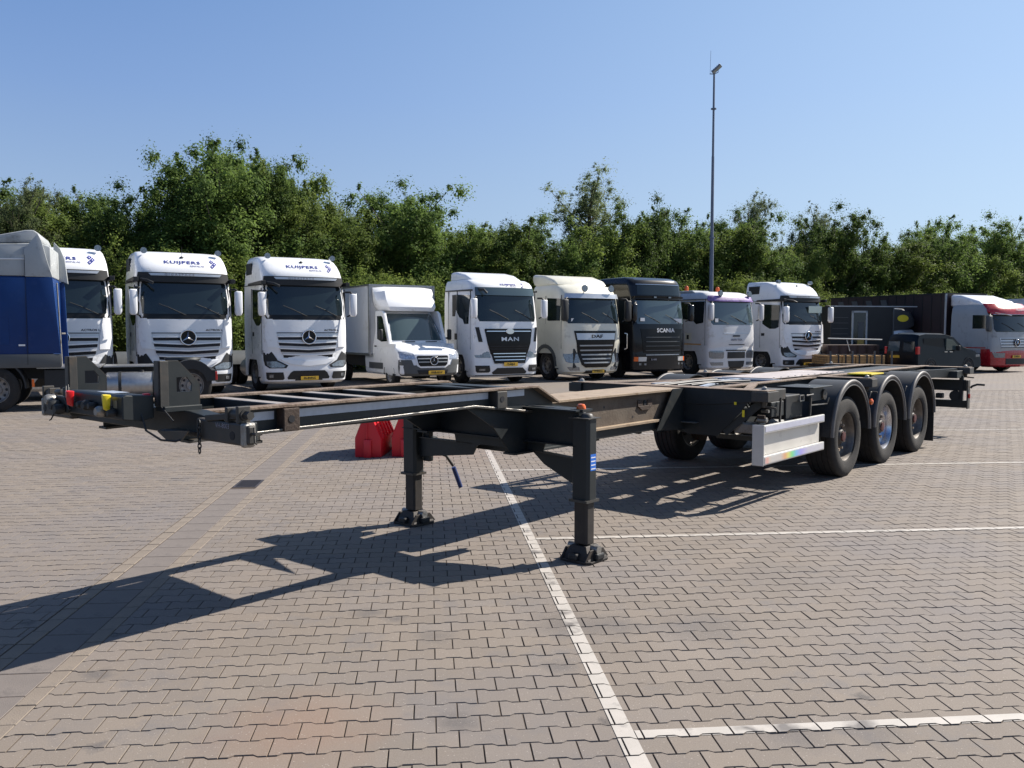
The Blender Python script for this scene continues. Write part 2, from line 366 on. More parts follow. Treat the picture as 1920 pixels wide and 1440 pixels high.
WD, NR = .0807, .0640     # half depth of a paver at its ends and its waist
def outline(g=.0028, gv=None):
    a = PW / 2 - g; gv = gv or g
    xs = [(-a, WD), (-a + .037, WD), (-a + .058, NR), (a - .058, NR), (a - .037, WD), (a, WD)]
    top = [(x, y - gv) for x, y in xs]
    return top + [(x, -y) for x, y in top[::-1]]
O_TOP = outline(.0042, .0062); O_BOT = outline(.0030, .0046)
def clip_half(poly, axis, val, keep_less):
    outp = []
    for i in range(len(poly)):
        p, q = poly[i], poly[(i + 1) % len(poly)]
        pin = (p[axis] <= val) if keep_less else (p[axis] >= val); qin = (q[axis] <= val) if keep_less else (q[axis] >= val)
        if pin: outp.append(p)
        if pin != qin:
            t = (val - p[axis]) / (q[axis] - p[axis]); outp.append((p[0] + (q[0] - p[0]) * t, p[1] + (q[1] - p[1]) * t))
    return outp
DL0, DL1, DR0, DR1 = -2.335, -2.235, -1.958, -1.862   # drain edges in u
U0, V0 = .018 + PW / 2, 3.505
pav = []
for r in range(int((.6 - V0) / PR), int((VN - V0) / PR)):
    v = V0 + r * PR; st = (r % 2) * PW / 2
    hw = .63 * max(v, 1.2) + 1.6
    ulo, uhi = -hw + .095 * v, hw + .095 * v
    for k in range(int((ulo - U0) / PW) - 1, int((uhi - U0) / PW) + 2):
        u = U0 + st + k * PW
        if u + .1 > DL0 and u - .1 < DR1:
            if u - .1 < DL0 - .008: pav.append((u, v, 'L'))
            elif u + .1 > DR1 + .008 and u > DL1: pav.append((u, v, 'R'))
            continue
        pav.append((u, v, ''))
single = MB()
n12 = 12
single.add([(x, y, 0) for x, y in O_TOP] + [(x, y, -.004) for x, y in O_BOT] + [(x, y, -.014) for x, y in O_BOT],
           [tuple(range(12))[::-1]] + [(i, (i + 1) % 12, (i + 1) % 12 + 12, i + 12) for i in range(12)] + [(i + 12, (i + 1) % 12 + 12, (i + 1) % 12 + 24, i + 24) for i in range(12)])
PM = single.mesh('paver', M_paver)
def on_screen(u, v):
    X, Y = uvw(u, v)
    if Y < 1: return None
    c, s_ = math.cos(R_(PITCH)), math.sin(R_(PITCH))
    d = Y * c + CAMH * s_; up = Y * s_ - CAMH * c
    return 960 + 1620 * X / d, 720 - 1620 * up / d, d
cand = []
for i, (u, v, f) in enumerate(pav):
    q = on_screen(u, v)
    if f == '' and q and 20 < q[0] < 1900 and q[1] < 1425: cand.append((q[2], i))
cand.sort(); near = set(i for _, i in cand[:300])
rn = random.Random(3)
V_, F_, TI = [], [], []
for i, (u, v, f) in enumerate(pav):
    dz = rn.uniform(-.0013, .0013); tx, ty = rn.uniform(-.008, .008), rn.uniform(-.010, .010)
    if i in near:
        o = link('paver', PM, bed, (u, v, dz), (ty * .5, tx * .5, rn.uniform(-.004, .004))); continue
    ot, ob = [(x + u, y + v) for x, y in O_TOP], [(x + u, y + v) for x, y in O_BOT]
    if f == 'L': ot = clip_half(ot, 0, DL0 - .006, True); ob = ot
    if f == 'R': ot = clip_half(ot, 0, DR1 + .006, False); ob = ot
    m_ = len(ot)
    if m_ < 3: continue
    o = len(V_)
    V_ += [(x, y, dz + (x - u) * tx + (y - v) * ty) for x, y in ot] + [(x, y, dz - .012) for x, y in ob]
    F_.append(tuple(range(o, o + m_))[::-1]); F_ += [(o + j, o + (j + 1) % m_, o + (j + 1) % m_ + m_, o + j + m_) for j in range(m_)]
    TI += [rn.random()] * (m_ + 1)
me = bpy.data.meshes.new('paver_field'); me.from_pydata(V_, [], F_)
at = me.attributes.new('tint', 'FLOAT', 'FACE'); at.data.foreach_set('value', TI)
me.materials.append(M_paver); me.flip_normals(); me.update()
pf = link('paver_field', me, bed); pf['kind'] = 'stuff'

# painted bay markings, broken by the joints between the stones
def paint_material():
    m = bpy.data.materials.new('worn_white_road_paint'); m.use_nodes = True; n = m.node_tree; p = n.nodes['Principled BSDF']; L = n.links.new
    geo = n.nodes.new('ShaderNodeNewGeometry')
    def noise(s, d, r):
        t = n.nodes.new('ShaderNodeTexNoise'); t.inputs['Scale'].default_value = s; t.inputs['Detail'].default_value = d; t.inputs['Roughness'].default_value = r
        L(geo.outputs['Position'], t.inputs['Vector']); return t.outputs['Fac']
    def mr(x, a, b, c=0, d=1):
        r = n.nodes.new('ShaderNodeMapRange'); r.inputs['From Min'].default_value = a; r.inputs['From Max'].default_value = b
        r.inputs['To Min'].default_value = c; r.inputs['To Max'].default_value = d; L(x, r.inputs['Value']); return r.outputs[0]
    def mix(f, a, b):
        x = n.nodes.new('ShaderNodeMix'); x.data_type = 'RGBA'; L(f, x.inputs[0])
        for s_, i in ((a, 6), (b, 7)):
            if isinstance(s_, tuple): x.inputs[i].default_value = (*s_, 1)
            else: L(s_, x.inputs[i])
        return x.outputs[2]
    c = mix(mr(noise(6, 4, .6), .3, .7), (.37, .345, .31), (.44, .405, .365))
    c = mix(mr(noise(2.3, 7, .65), .57, .66, 0, .9), c, (.15, .137, .128))
    c = mix(mr(noise(60, 5, .8), .60, .68, 0, .5), c, (.25, .22, .20))
    nn = n.nodes.new('ShaderNodeTexNoise'); nn.inputs['Scale'].default_value = 7; nn.inputs['Detail'].default_value = 6; L(geo.outputs['Position'], nn.inputs['Vector'])
    ad = n.nodes.new('ShaderNodeVectorMath'); ad.operation = 'MULTIPLY_ADD'; ad.inputs[1].default_value = (.3, .3, 0); L(nn.outputs['Color'], ad.inputs[0]); L(geo.outputs['Position'], ad.inputs[2])
    for (qx, qy, r0, r1) in WORN:
        dq = n.nodes.new('ShaderNodeVectorMath'); dq.operation = 'DISTANCE'; dq.inputs[1].default_value = (qx + .15, qy + .15, 0); L(ad.outputs[0], dq.inputs[0])
        c = mix(mr(dq.outputs['Value'], r1, r0, 0, .92), c, (.12, .108, .10))
    L(c, p.inputs['Base Color']); p.inputs['Roughness'].default_value = .6
    return m
WORN = [(.33, 5.12, .03, .12), (.31, 5.32, .01, .08), (1.24, 3.75, .04, .12), (1.56, 3.77, .04, .13), (1.05, 3.70, .01, .06)]
M_paint = paint_material()
def marking(u0, u1, v0, v1, label):
    mb = MB()
    for (u, v, f) in pav:
        if u + .11 < u0 or u - .11 > u1 or v + .09 < v0 or v - .09 > v1 or f: continue
        P = [(x + u, y + v) for x, y in O_TOP]
        for ax, val, less in ((0, u0, False), (0, u1, True), (1, v0, False), (1, v1, True)):
            if P: P = clip_half(P, ax, val, less)
        if len(P) > 2: mb.add([(x, y, .0034) for x, y in P], [tuple(range(len(P)))[::-1]])
    o = mb.build('parking_line', M_paint, fix=False); o.data.flip_normals(); o.rotation_euler = (0, 0, YAW)
    struct(o, label)
marking(.80, .885, 1.0, 23.5, 'long white bay line running away through the middle of the yard')
for v_, l_ in ((3.61, 'nearest white cross line at the lower right'), (7.18, 'second white cross line behind the near landing leg'),
               (10.79, 'third white cross line under the trailer wheels'), (14.43, 'fourth white cross line beyond the trailer'), (18.1, 'farthest white cross line')):
    marking(.889, 15.5, v_ - .036, v_ + .036, l_)

# drain: two rows of pale bricks and a row of concrete slabs
dr = thing('drain_channel', None, None); del dr['label'], dr['category']
dr.rotation_euler = (0, 0, YAW); struct(dr, 'sunken drain gutter of concrete slabs edged with pale bricks')
bm1 = MB().box(-.047, .047, -.1005, .1005, -.05, 0).mesh('edge_brick', M_brick, .003, seg=1)
sm1 = MB().box(-.135, .135, -.1415, .1415, -.05, 0).mesh('gutter_slab', M_slab, .003, seg=1)
v = 2.2
while v < 24:
    for c_ in ((DL0 + DL1) / 2, (DR0 + DR1) / 2): link('edge_brick', bm1, dr, (c_, v + rn.uniform(-.002, .002), rn.uniform(-.002, .001)), (0, 0, rn.uniform(-.01, .01)))
    v += .2085
v = 2.4; GV = (9.93, 10.38)
while v < 24:
    if not (GV[0] - .1 < v < GV[1] + .1): link('gutter_slab', sm1, dr, ((DL1 + DR0) / 2, v, -.0025 + rn.uniform(-.001, .001)), (0, 0, rn.uniform(-.003, .003)))
    v += .2905
ox, oy = uvw((DL1 + DR0) / 2, (GV[0] + GV[1]) / 2)
gr = thing('drain_grate', 'dark cast iron grate set in the slab gutter between pale edge bricks', 'drain grate', (ox, oy, -.001), YAW)
fr = MB(); fr.box(-.136, .136, -.24, -.215, -.03, 0); fr.box(-.136, .136, .215, .24, -.03, 0); fr.box(-.136, -.112, -.215, .215, -.03, 0); fr.box(.112, .136, -.215, .215, -.03, 0)
fr.build('frame', M_iron, gr)
MB().box(-.112, .112, -.215, .215, -.0035, -.0030).build('sump', M_slot, gr)
barm = MB().bar((-.108, -.016, -.006), (.108, .016, -.006), .017, .010).mesh('bar', M_iron)
for k in range(9): link('bar', barm, gr, (0, -.19 + k * .0475, .001))
# ------------------------------------------------------------------ container trailer (x = along, y = -lateral)
TR = thing('container_trailer', 'dark skeletal container trailer with gooseneck standing on its landing legs in front', 'trailer', (-2.170, 5.020, 0), R_(49))
def TB(): return MB(flip=True)
def both(fn, *a): return [fn(s_, *a) for s_ in (1, -1)]
LC0 = -.04
# gooseneck side rails: (near l=.40..52, far mirrored about LC0)
def neck_rail(sg):
    lo = LC0 + sg * .56; li = LC0 + sg * .46
    a, b = min(lo, li), max(lo, li); wl = LC0 + sg * .49
    t = TB(); t.prism([(.02, 1.305), (3.02, 1.305), (3.30, 1.165), (3.30, 1.10), (3.0, 1.115), (2.3, 1.205), (.02, 1.165)], 'y', wl - .006, wl + .006)
    r = t.build('neck_rail', M_frame, TR)
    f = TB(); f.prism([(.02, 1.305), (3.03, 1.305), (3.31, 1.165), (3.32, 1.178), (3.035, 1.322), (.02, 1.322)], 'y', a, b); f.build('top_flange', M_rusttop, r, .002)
    g = TB(); g.prism([(.02, 1.150), (2.3, 1.19), (3.0, 1.10), (3.22, 1.075), (3.22, 1.09), (3.0, 1.115), (2.3, 1.205), (.02, 1.165)], 'y', a, b); g.build('bottom_flange', M_frame2, r, .002)
    # weld bead catching the light along the lower flange
    wb = TB(); wx = lo - sg * .004; pts = [(.1 + i * .05, wx, 1.168 + min(2.2, .1 + i * .05) * .0175 - max(0, .1 + i * .05 - 2.3) * .127 + random.uniform(-.001, .001)) for i in range(60)]
    pts = [(x, y, (1.165 + (x - .02) * .0175 if x < 2.3 else 1.205 - (x - 2.3) * .128)) for x, y, z in pts]
    wb.tube(pts, [random.uniform(.003, .0055) for _ in pts], 6); wb.build('weld_bead', M_steel, r, smooth=60)
    tp = TB(); off = wl + sg * .0065
    for x0, x1 in ((.42, .60), (.76, 2.50), (2.70, 2.93)):
        za, zb = 1.232 + x0 * .004, 1.232 + x1 * .004
        tt = TB(); tt.prism([(x0, za), (x1, zb), (x1, zb + .05), (x0, za + .05)], 'y', off - .001, off + .002); tt.build('reflective_tape', M_tape, TR)
    for x0 in (.62, 2.53):   # lashing sockets welded on the rail
        z0 = 1.16 if x0 < 1 else 1.165
        s_ = TB(); s_.box(x0, x0 + .115, min(wl, lo + sg * .01), max(wl, lo + sg * .01), z0, 1.30); so_ = s_.build('lashing_socket', M_rustdark if x0 < 1 else M_frame2, TR, .006)
        h = TB(); h.cyl((x0 + .055, lo + sg * .008, z0 + .075), (x0 + .055, lo + sg * .013, z0 + .075), .022, n=16); h.build('hole', M_slot, so_)
    for x0, m_ in ((.06, 0), (.14, 1), (.34, 1)): pass
    return r
both(neck_rail)
# ladder cross members with bright worn tops
for x0, wd in ((.16, .10), (.80, .09), (1.16, .09), (1.52, .09), (1.90, .09)):
    c = TB(); c.box(x0 - wd / 2, x0 + wd / 2, LC0 - .455, LC0 + .455, 1.20, 1.298); o = c.build('cross_member', M_frame, TR)
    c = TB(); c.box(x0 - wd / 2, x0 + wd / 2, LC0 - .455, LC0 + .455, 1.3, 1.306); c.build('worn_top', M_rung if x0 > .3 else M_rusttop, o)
c = TB(); c.prism([(2.80, -.5), (2.80, .42), (2.70, .42)] if 0 else [(2.86, LC0 - .47), (2.86, LC0 + .47), (3.02, LC0 + .47), (3.02, LC0 - .47)], 'z', 1.12, 1.304); c.build('cross_member', M_frame, TR)
c = TB(); c.prism([(2.86 - .22 * math.cos(a) * .9, LC0 + .47 - .22 + .22 * math.sin(a)) for a in [0]] + [(2.62, LC0 - .47), (2.70, LC0 - .40), (2.82, LC0 - .30), (2.86, LC0 - .18), (2.87, LC0 - .47)], 'z', 1.29, 1.303); c.build('corner_gusset', M_frame, TR)
# deep web under the neck and cross box carrying the legs
for sg in (1, -1):
    l_ = LC0 + sg * .50
    zb_ = .80 if sg > 0 else .90
    c = TB(); c.prism([(2.25, 1.19), (2.55, 1.02), (2.75, zb_), (3.42, zb_), (3.55, zb_ + .06), (3.50, 1.12), (3.30, 1.15)], 'y', l_ - .008, l_ + .008); c.build('neck_web', M_frame, TR)
    c = TB(); c.prism([(2.74, zb_ - .015), (3.43, zb_ - .015), (3.43, zb_), (2.74, zb_)], 'y', l_ - .06, l_ + .06); c.build('web_flange', M_frame, TR)
c = TB(); c.prism([(-.98, 1.145), (-.98, .885), (-.70, .885), (-.42, .882), (-.36, .862), (-.345, .79), (-.12, .775), (-.06, .80), (.50, .80), (.62, .80), (.66, .885), (.98, .885), (.98, 1.145)], 'x', 2.96, 2.972)
c.build('outrigger_plate', M_frame, TR)
c = TB(); c.box(2.90, 3.12, -.98, 1.0, 1.145, 1.157); c.box(2.905, 3.115, -.98, 1.0, .876, .886); c.build('outrigger_flange', M_frame, TR)
for sg, l0, l1 in ((1, .50, .96), (-1, -.10, -.95)):
    c = TB(); c.prism([(l0, .80), (l1, .765 if sg > 0 else .79), (l1, .58), (l1 * .94, .58), (l0 + (l1 - l0) * .28, .70 if sg > 0 else .68)] if sg > 0 else [(l0, .80), (-.68, .79), (-.95, .80), (-.95, .61), (-.72, .635), (-.16, .70)], 'x', 2.975, 2.99); c.build('brace', M_frame, TR)
    c = TB(); c.bar((2.985, l0 + (.05 if sg > 0 else -.05), .80), (2.985, l1, .775 if sg > 0 else .80), .05, .010); c.build('brace_flange', M_frame2, TR)
# air cylinder / tube from neck to near leg
c = TB(); c.box(3.02, 3.14, .50, .93, 1.02, 1.14); c.build('outrigger_beam', M_frame, TR, .02)
c = TB(); c.tube([(2.97, .47, 1.155), (2.97, .52, 1.162), (2.99, .95, 1.150)], .006); c.build('brake_line', M_steel, TR, smooth=60)
# landing legs
def leg(l, gear):
    st = TB(); st.prism([(2.905, l - .064), (2.93, l - .082), (3.01, l - .082), (3.04, l - .055), (3.04, l + .055), (3.01, l + .082), (2.93, l + .082), (2.905, l + .064)], 'z', .47, 1.095)
    root = st.build('landing_leg', M_frame, TR, .004)
    c = TB(); c.box(2.89, 3.055, l - .095, l + .095, 1.095, 1.103); c.lathe([(.0, .035), (.03, .032), (.045, .02), (.05, 0)], (2.975, l + .02, 1.103), 'z', 16); c.build('cap', M_frame2, root, smooth=40)
    c = TB(); c.prism([(2.915, l - .050), (2.93, l - .064), (3.01, l - .064), (3.028, l - .050), (3.028, l + .050), (3.01, l + .064), (2.93, l + .064), (2.915, l + .050)], 'z', .13, .52); c.build('inner_leg', M_legdark, root, .004)
    c = TB(); c.prism([(2.885, l - .085), (2.885, l + .085), (3.05, l + .085), (3.05, l - .085)], 'z', .455, .475); c.build('collar', M_frame2, root)
    if gear:
        c = TB(); c.box(3.0, 3.06, l + .09, l + .17, .58, .86); c.box(3.03, 3.13, l - .06, l + .15, .62, .80); c.build('gearbox', M_frame, root, .01)
        c = TB(); c.tube([(3.10, l + .06, .63), (3.20, l + .10, .63), (3.27, l + .12, .60), (3.34, l + .14, .50)], .014); cr = c.build('crank', M_frame2, root, smooth=60)
        c = TB(); c.tube([(3.345, l + .14, .485), (3.42, l + .16, .29)], .021, 10); c.build('grip', M_bluegrip, cr, smooth=60)
    ft = TB(); ft.prism([(2.83, l - .12), (2.86, l - .15), (3.08, l - .15), (3.12, l - .11), (3.12, l + .11), (3.08, l + .15), (2.86, l + .15), (2.83, l + .12)], 'z', .004, .022)
    ft.prism([(2.82, .02), (3.13, .02), (3.06, .10), (2.89, .10)], 'y', l - .12, l - .105); ft.prism([(2.82, .02), (3.13, .02), (3.06, .10), (2.89, .10)], 'y', l + .105, l + .12)
    ft.loft([[(2.85, l - .13, .02), (3.10, l - .13, .02), (3.10, l + .13, .02), (2.85, l + .13, .02)], [(2.90, l - .07, .12), (3.05, l - .07, .12), (3.05, l + .07, .12), (2.90, l + .07, .12)]])
    f_ = ft.build('foot', M_legdark, root, .004)
    c = TB(); c.cyl((2.975, l - .14, .095), (2.975, l + .14, .095), .032, n=14); c.build('pivot_pin', M_steel, f_, smooth=40)
    for ds, dl in ((.0, .12), (.0, -.12), (-.11, 0), (.11, 0)):
        c = TB(); c.box(2.975 + ds - .05, 2.975 + ds + .05, l + dl - .04, l + dl + .04, .022, .072); c.build('rubber_block', M_black, f_, .012)
    return root
nl = leg(1.03, False); fl = leg(-.90, True)
st = TB(); st.box(2.935, 3.005, 1.1125, 1.1138, .700, .826); sk = st.build('sticker', M_sticker, nl)
for k in range(4):
    c = TB(); c.box(2.942, 2.998, 1.114, 1.1145, .71 + k * .029, .718 + k * .029); c.build('print', M_inkwhite, sk)
c = TB(); c.lathe([(.0, .05), (.025, .047), (.036, .03), (.038, .01), (.036, 0)], (3.02, .96, 1.15), 'z', 16); ml = c.build('marker_lamp', M_orange, TR, smooth=50)
c = TB(); c.box(2.96, 3.07, .90, 1.02, 1.14, 1.16); c.build('bracket', M_black, ml)
# central telescopic beam
c = TB(); c.box(3.25, 6.0, LC0 + .205, LC0 + .217, .845, 1.125); cb = c.build('central_beam', M_beam, TR)
c = TB(); c.box(3.25, 6.0, LC0 - .217, LC0 - .205, .845, 1.125); c.build('beam_web', M_beam, cb)
c = TB(); c.box(3.22, 5.9, LC0 - .27, LC0 + .27, 1.125, 1.148); c.build('beam_top_plate', M_tan, cb, .002)
c = TB(); c.box(3.3, 5.9, LC0 - .27, LC0 + .27, .82, .845); c.build('beam_bottom_plate', M_tan, cb, .002)
c = TB(); c.box(3.1, 5.45, LC0 - .24, LC0 + .24, .735, .818); c.build('lower_guide', M_frame, cb, .006)
for x in (3.9, 4.35, 5.1):
    c = TB(); c.box(x, x + .05, LC0 + .14, LC0 + .20, .712, .735); c.build('guide_bolt', M_frame2, cb)
c = TB(); c.prism([(5.03, 1.0), (5.30, 1.0), (5.24, .955), (5.10, .955)], 'y', LC0 + .217, LC0 + .235); c.box(5.03, 5.12, LC0 + .217, LC0 + .228, 1.0, 1.06); c.box(5.21, 5.30, LC0 + .217, LC0 + .228, 1.0, 1.06)
c.build('beam_bracket', M_rustdark, cb, .003)
c = TB(); c.lathe([(.0, 0), (.028, 0), (.028, .01), (0, .01)], (5.165, LC0 + .217, 1.03), 'y', 12); c.build('bracket_hole', M_slot, cb)
for x, z in ((4.45, 1.03), (4.95, .90)):
    c = TB(); c.cyl((x, LC0 + .216, z), (x, LC0 + .2185, z), .012, n=10); c.build('stain_hole', M_slot, cb)
# front bolster beam and its twist-lock ends
c = TB(); c.prism([(-1.10, 1.20), (1.08, 1.20), (1.08, 1.30), (.80, 1.315), (.60, 1.335), (-.60, 1.335), (-.85, 1.315), (-1.10, 1.30)], 'x', -.02, .09); fb = c.build('front_bolster', M_frame, TR, .006)
for sg in (1, -1):
    lc = LC0 + sg * 1.16; a, b = lc - .11, lc + .075
    if sg < 0: a, b = lc - .075, lc + .11
    c = TB(); c.box(-.060, .0, min(a, LC0 + sg * .78), max(b, LC0 + sg * .78), 1.198, 1.312); bl = c.build('twistlock_housing', M_frame2, TR, .012)
    e0 = b if sg > 0 else a
    c = TB(); c.box(-.066, .006, min(e0 - sg * .032, e0 + sg * .008), max(e0 - sg * .032, e0 + sg * .008), 1.192, 1.316); c.build('end_cap', M_steel, bl, .014)
    c = TB(); c.box(-.052, -.008, min(e0, e0 + sg * .022), max(e0, e0 + sg * .022), 1.205, 1.303); c.build('end_plate', M_frame2, bl, .012)
    c = TB(); c.cyl((-.03, e0 + sg * .02, 1.262), (-.03, e0 + sg * .065, 1.262), .008); c.tube([(-.03, e0 + sg * .04, 1.295), (-.03, e0 + sg * .045, 1.22), (-.01, e0 + sg * .03, 1.21)], .004); c.build('lock_pin', M_frame2, bl, smooth=50)
    hx = lc - .03
    c = TB(); c.cyl((-.0602, hx, 1.245), (-.0625, hx, 1.245), .022, n=18); c.build('hole', M_slot, bl)
    # lever and locking shaft on top
    c = TB(); c.bar((-.05, lc - sg * .27, 1.318), (-.03, lc + sg * .02, 1.348), .045, .032); c.box(-.07, .0, lc + sg * .03 - .012, lc + sg * .03 + .012, 1.31, 1.395); c.box(-.07, .0, lc - sg * .07 - .012, lc - sg * .07 + .012, 1.31, 1.385)
    lv = c.build('lock_lever', M_frame2, TR, .004)
    c = TB(); c.cyl((-.03, lc - .06 * sg, 1.350), (-.03, lc + .05 * sg, 1.350), .030, n=18); c.cyl((-.03, lc + .05 * sg, 1.350), (-.03, lc + .09 * sg, 1.350), .022, n=6); c.build('lock_shaft', M_frame2, lv, smooth=40)
# stamped number on the near housing
text('stamped_number', 'VH-8003', M_inkgrey, TR, (-.0613, -(LC0 + 1.04), 1.288), .036, (R_(90), 0, R_(-90)), 1.0, .0006)
# hanging chain
cx = TB()
for k in range(7):
    z = 1.29 - k * .024; r_ = .0045
    pts = [(0 + (.009 * math.cos(a) if k % 2 else 0), (.009 * math.cos(a) if not k % 2 else 0), z + .016 * math.sin(a)) for a in [i * math.pi / 4 for i in range(8)]]
    cx.tube([(-.075 + p[0], .80 + p[1], p[2]) for p in pts], r_ * .8, 5, True)
cx.build('chain', M_black, TR, smooth=60)
# headboard posts with triangular stop plates
for sg, lp in ((1, .49), (-1, -.655)):
    c = TB(); c.box(-.14, -.09, lp - .033, lp - .027, 1.36, 1.605); c.box(-.14, -.133, lp - .033, lp + .033, 1.36, 1.605); c.box(-.14, -.09, lp + .012, lp + .033, 1.36, 1.605)
    po = c.build('container_stop', M_frame2, TR, .003)
    pl = TB(); out_ = [(-.09, 1.60), (-.035, 1.60), (.07, 1.495), (.085, 1.475), (.085, 1.34), (-.09, 1.34)]
    l2 = lp + .025
    hole = [(.0, 1.50), (.045, 1.50), (.06, 1.475), (.055, 1.45), (-.0, 1.45)]
    pl.prism([out_[0], out_[1], out_[2], out_[3], (.045, 1.475), (.015, 1.515), (-.045, 1.515), (-.045, 1.435), (-.09, 1.435)], 'y', l2 - .006, l2 + .006)
    pl.prism([(.045, 1.475), (.085, 1.475), (.085, 1.34), (-.09, 1.34), (-.09, 1.435), (-.045, 1.435), (.04, 1.435)], 'y', l2 - .006, l2 + .006)
    pl.build('stop_plate', M_frame, po)
    pe = TB(); pe.tube([(-.09, l2, 1.603), (-.035, l2, 1.603), (.07, l2, 1.497), (.087, l2, 1.475), (.087, l2, 1.34)], .006, 4); pe.build('plate_edge', M_frame2, po)
for a_, b_ in ((.43, .56), (-.72, -.59)):
    c = TB(); c.box(-.13, .085, a_ + .02, b_ - .01, 1.33, 1.362); c.build('stop_base', M_frame, TR, .004)
# connection box with couplings
c = TB(); c.prism([(-.32, 1.300), (-.32, 1.420), (-.30, 1.430), (-.15, 1.420), (-.15, 1.30), (-.22, 1.285)], 'y', -.20, .475); bx = c.build('connection_box', M_frame, TR, .006)
c = TB(); c.box(-.27, -.18, .06, .26, 1.4285, 1.4292); c.build('faded_label', M_tape, bx)
c = TB(); c.prism([(-.33, 1.33), (-.10, 1.33), (-.10, 1.26), (-.30, 1.275)], 'y', -.40, -.20); c.box(-.335, -.32, -.38, -.18, 1.295, 1.39); c.build('coupling_bracket', M_frame, bx, .006)
def coupling(l, m_, nm):
    c = TB(); c.loft([[(-.345 - .018 * q, l + dx, z + dz) for dx, dz in ((-w_, -.0), (w_, -.0), (w_, .0), (-w_, .0))] for q, w_, z, dz in []] or [[(-.335, l - .032, 1.43), (-.335, l + .032, 1.43), (-.335, l + .014, 1.345), (-.335, l - .006, 1.335)], [(-.365, l - .026, 1.432), (-.38, l + .030, 1.43), (-.372, l + .012, 1.36), (-.365, l - .004, 1.35)]])
    o = c.build(nm, m_, bx, .006, smooth=50)
    c = TB(); c.lathe([(.0, 0), (.016, 0), (.020, .012), (.020, .03), (0, .03)], (-.335, l, 1.35), 'x', 12); c.build('socket', M_black, o, smooth=50); return o
coupling(-.10, M_redpl, 'red_coupling'); coupling(.355, M_yellow, 'yellow_coupling')
for l in (.03, .10, .17, .26, .40):
    c = TB(); r_ = .026 if l in (.26, .10) else .018
    c.lathe([(.0, 0), (r_, 0), (r_ * 1.15, -.01), (r_ * 1.15, -.03), (r_ * .8, -.045), (0, -.045)], (-.322, l, 1.335 + (.025 if l < .2 else 0)), 'x', 16); c.build('socket', M_steel if l == .26 else M_black, bx, smooth=50)
c = TB(); c.box(-.324, -.321, .38, .42, 1.36, 1.40); c.build('socket_plate', M_steel, bx)
for l, zz in ((-.34, 1.37), (-.28, 1.34), (-.22, 1.32)):
    c = TB(); c.lathe([(0, 0), (.028, 0), (.032, -.03), (.024, -.05), (0, -.05)], (-.34, l, zz), 'x', 14); c.build('socket', M_steel if zz > 1.35 else M_black, bx, smooth=50)
c = TB(); c.cyl((-.30, -.32, 1.41), (-.30, -.40, 1.405), .018); c.cyl((-.30, -.27, 1.39), (-.30, -.27, 1.44), .02); c.build('valve', M_frame2, bx, .003, smooth=40)
c = TB(); c.tube([(-.33, -.20, 1.45), (-.35, -.16, 1.38), (-.34, -.13, 1.32)], .006); c.tube([(-.33, -.17, 1.46), (-.34, -.14, 1.40)], .005); c.tube([(-.33, -.34, 1.31), (-.35, -.37, 1.25), (-.35, -.39, 1.245)], .004); c.build('cable', M_hose, bx, smooth=60)
c = TB(); c.tube([(-.20, .44, 1.41), (-.22, .47, 1.33), (-.21, .50, 1.24), (-.18, .60, 1.195), (-.14, .68, 1.19), (-.12, .70, 1.20), (-.06, .62, 1.215)], .006); c.tube([(-.14, .48, 1.39), (-.12, .62, 1.29)], .004); c.build('hanging_hose', M_hose, TR, smooth=60)
c = TB(); c.loft([[(-.19, .415, 1.43), (-.15, .415, 1.43), (-.15, .445, 1.43), (-.19, .445, 1.43)], [(-.185, .425, 1.385), (-.155, .425, 1.385), (-.155, .44, 1.385), (-.185, .44, 1.385)]]); c.build('red_cap', M_redpl, TR, .006)
c = TB(); c.prism([(-.12, .45), (-.10, .70), (.06, .70), (.06, .45)], 'z', 1.222, 1.232); c.prism([(.45, 1.225), (.78, 1.25), (.70, 1.19), (.55, 1.185)], 'x', -.125, -.118); c.build('under_bracket', M_frame2, TR)
c = TB(); c.box(.35, .85, LC0 - .05, LC0 + .05, 1.13, 1.15); c.lathe([(.05, 0), (.05, -.07), (.035, -.075), (.035, -.10), (.05, -.105), (.05, -.12), (0, -.12)], (.78, LC0, 1.15), 'z', 20); c.build('kingpin', M_steel, TR, smooth=40)
c = TB(); c.box(.25, 1.75, LC0 - .46, LC0 + .46, 1.148, 1.158); c.build('rubbing_plate', M_frame, TR)

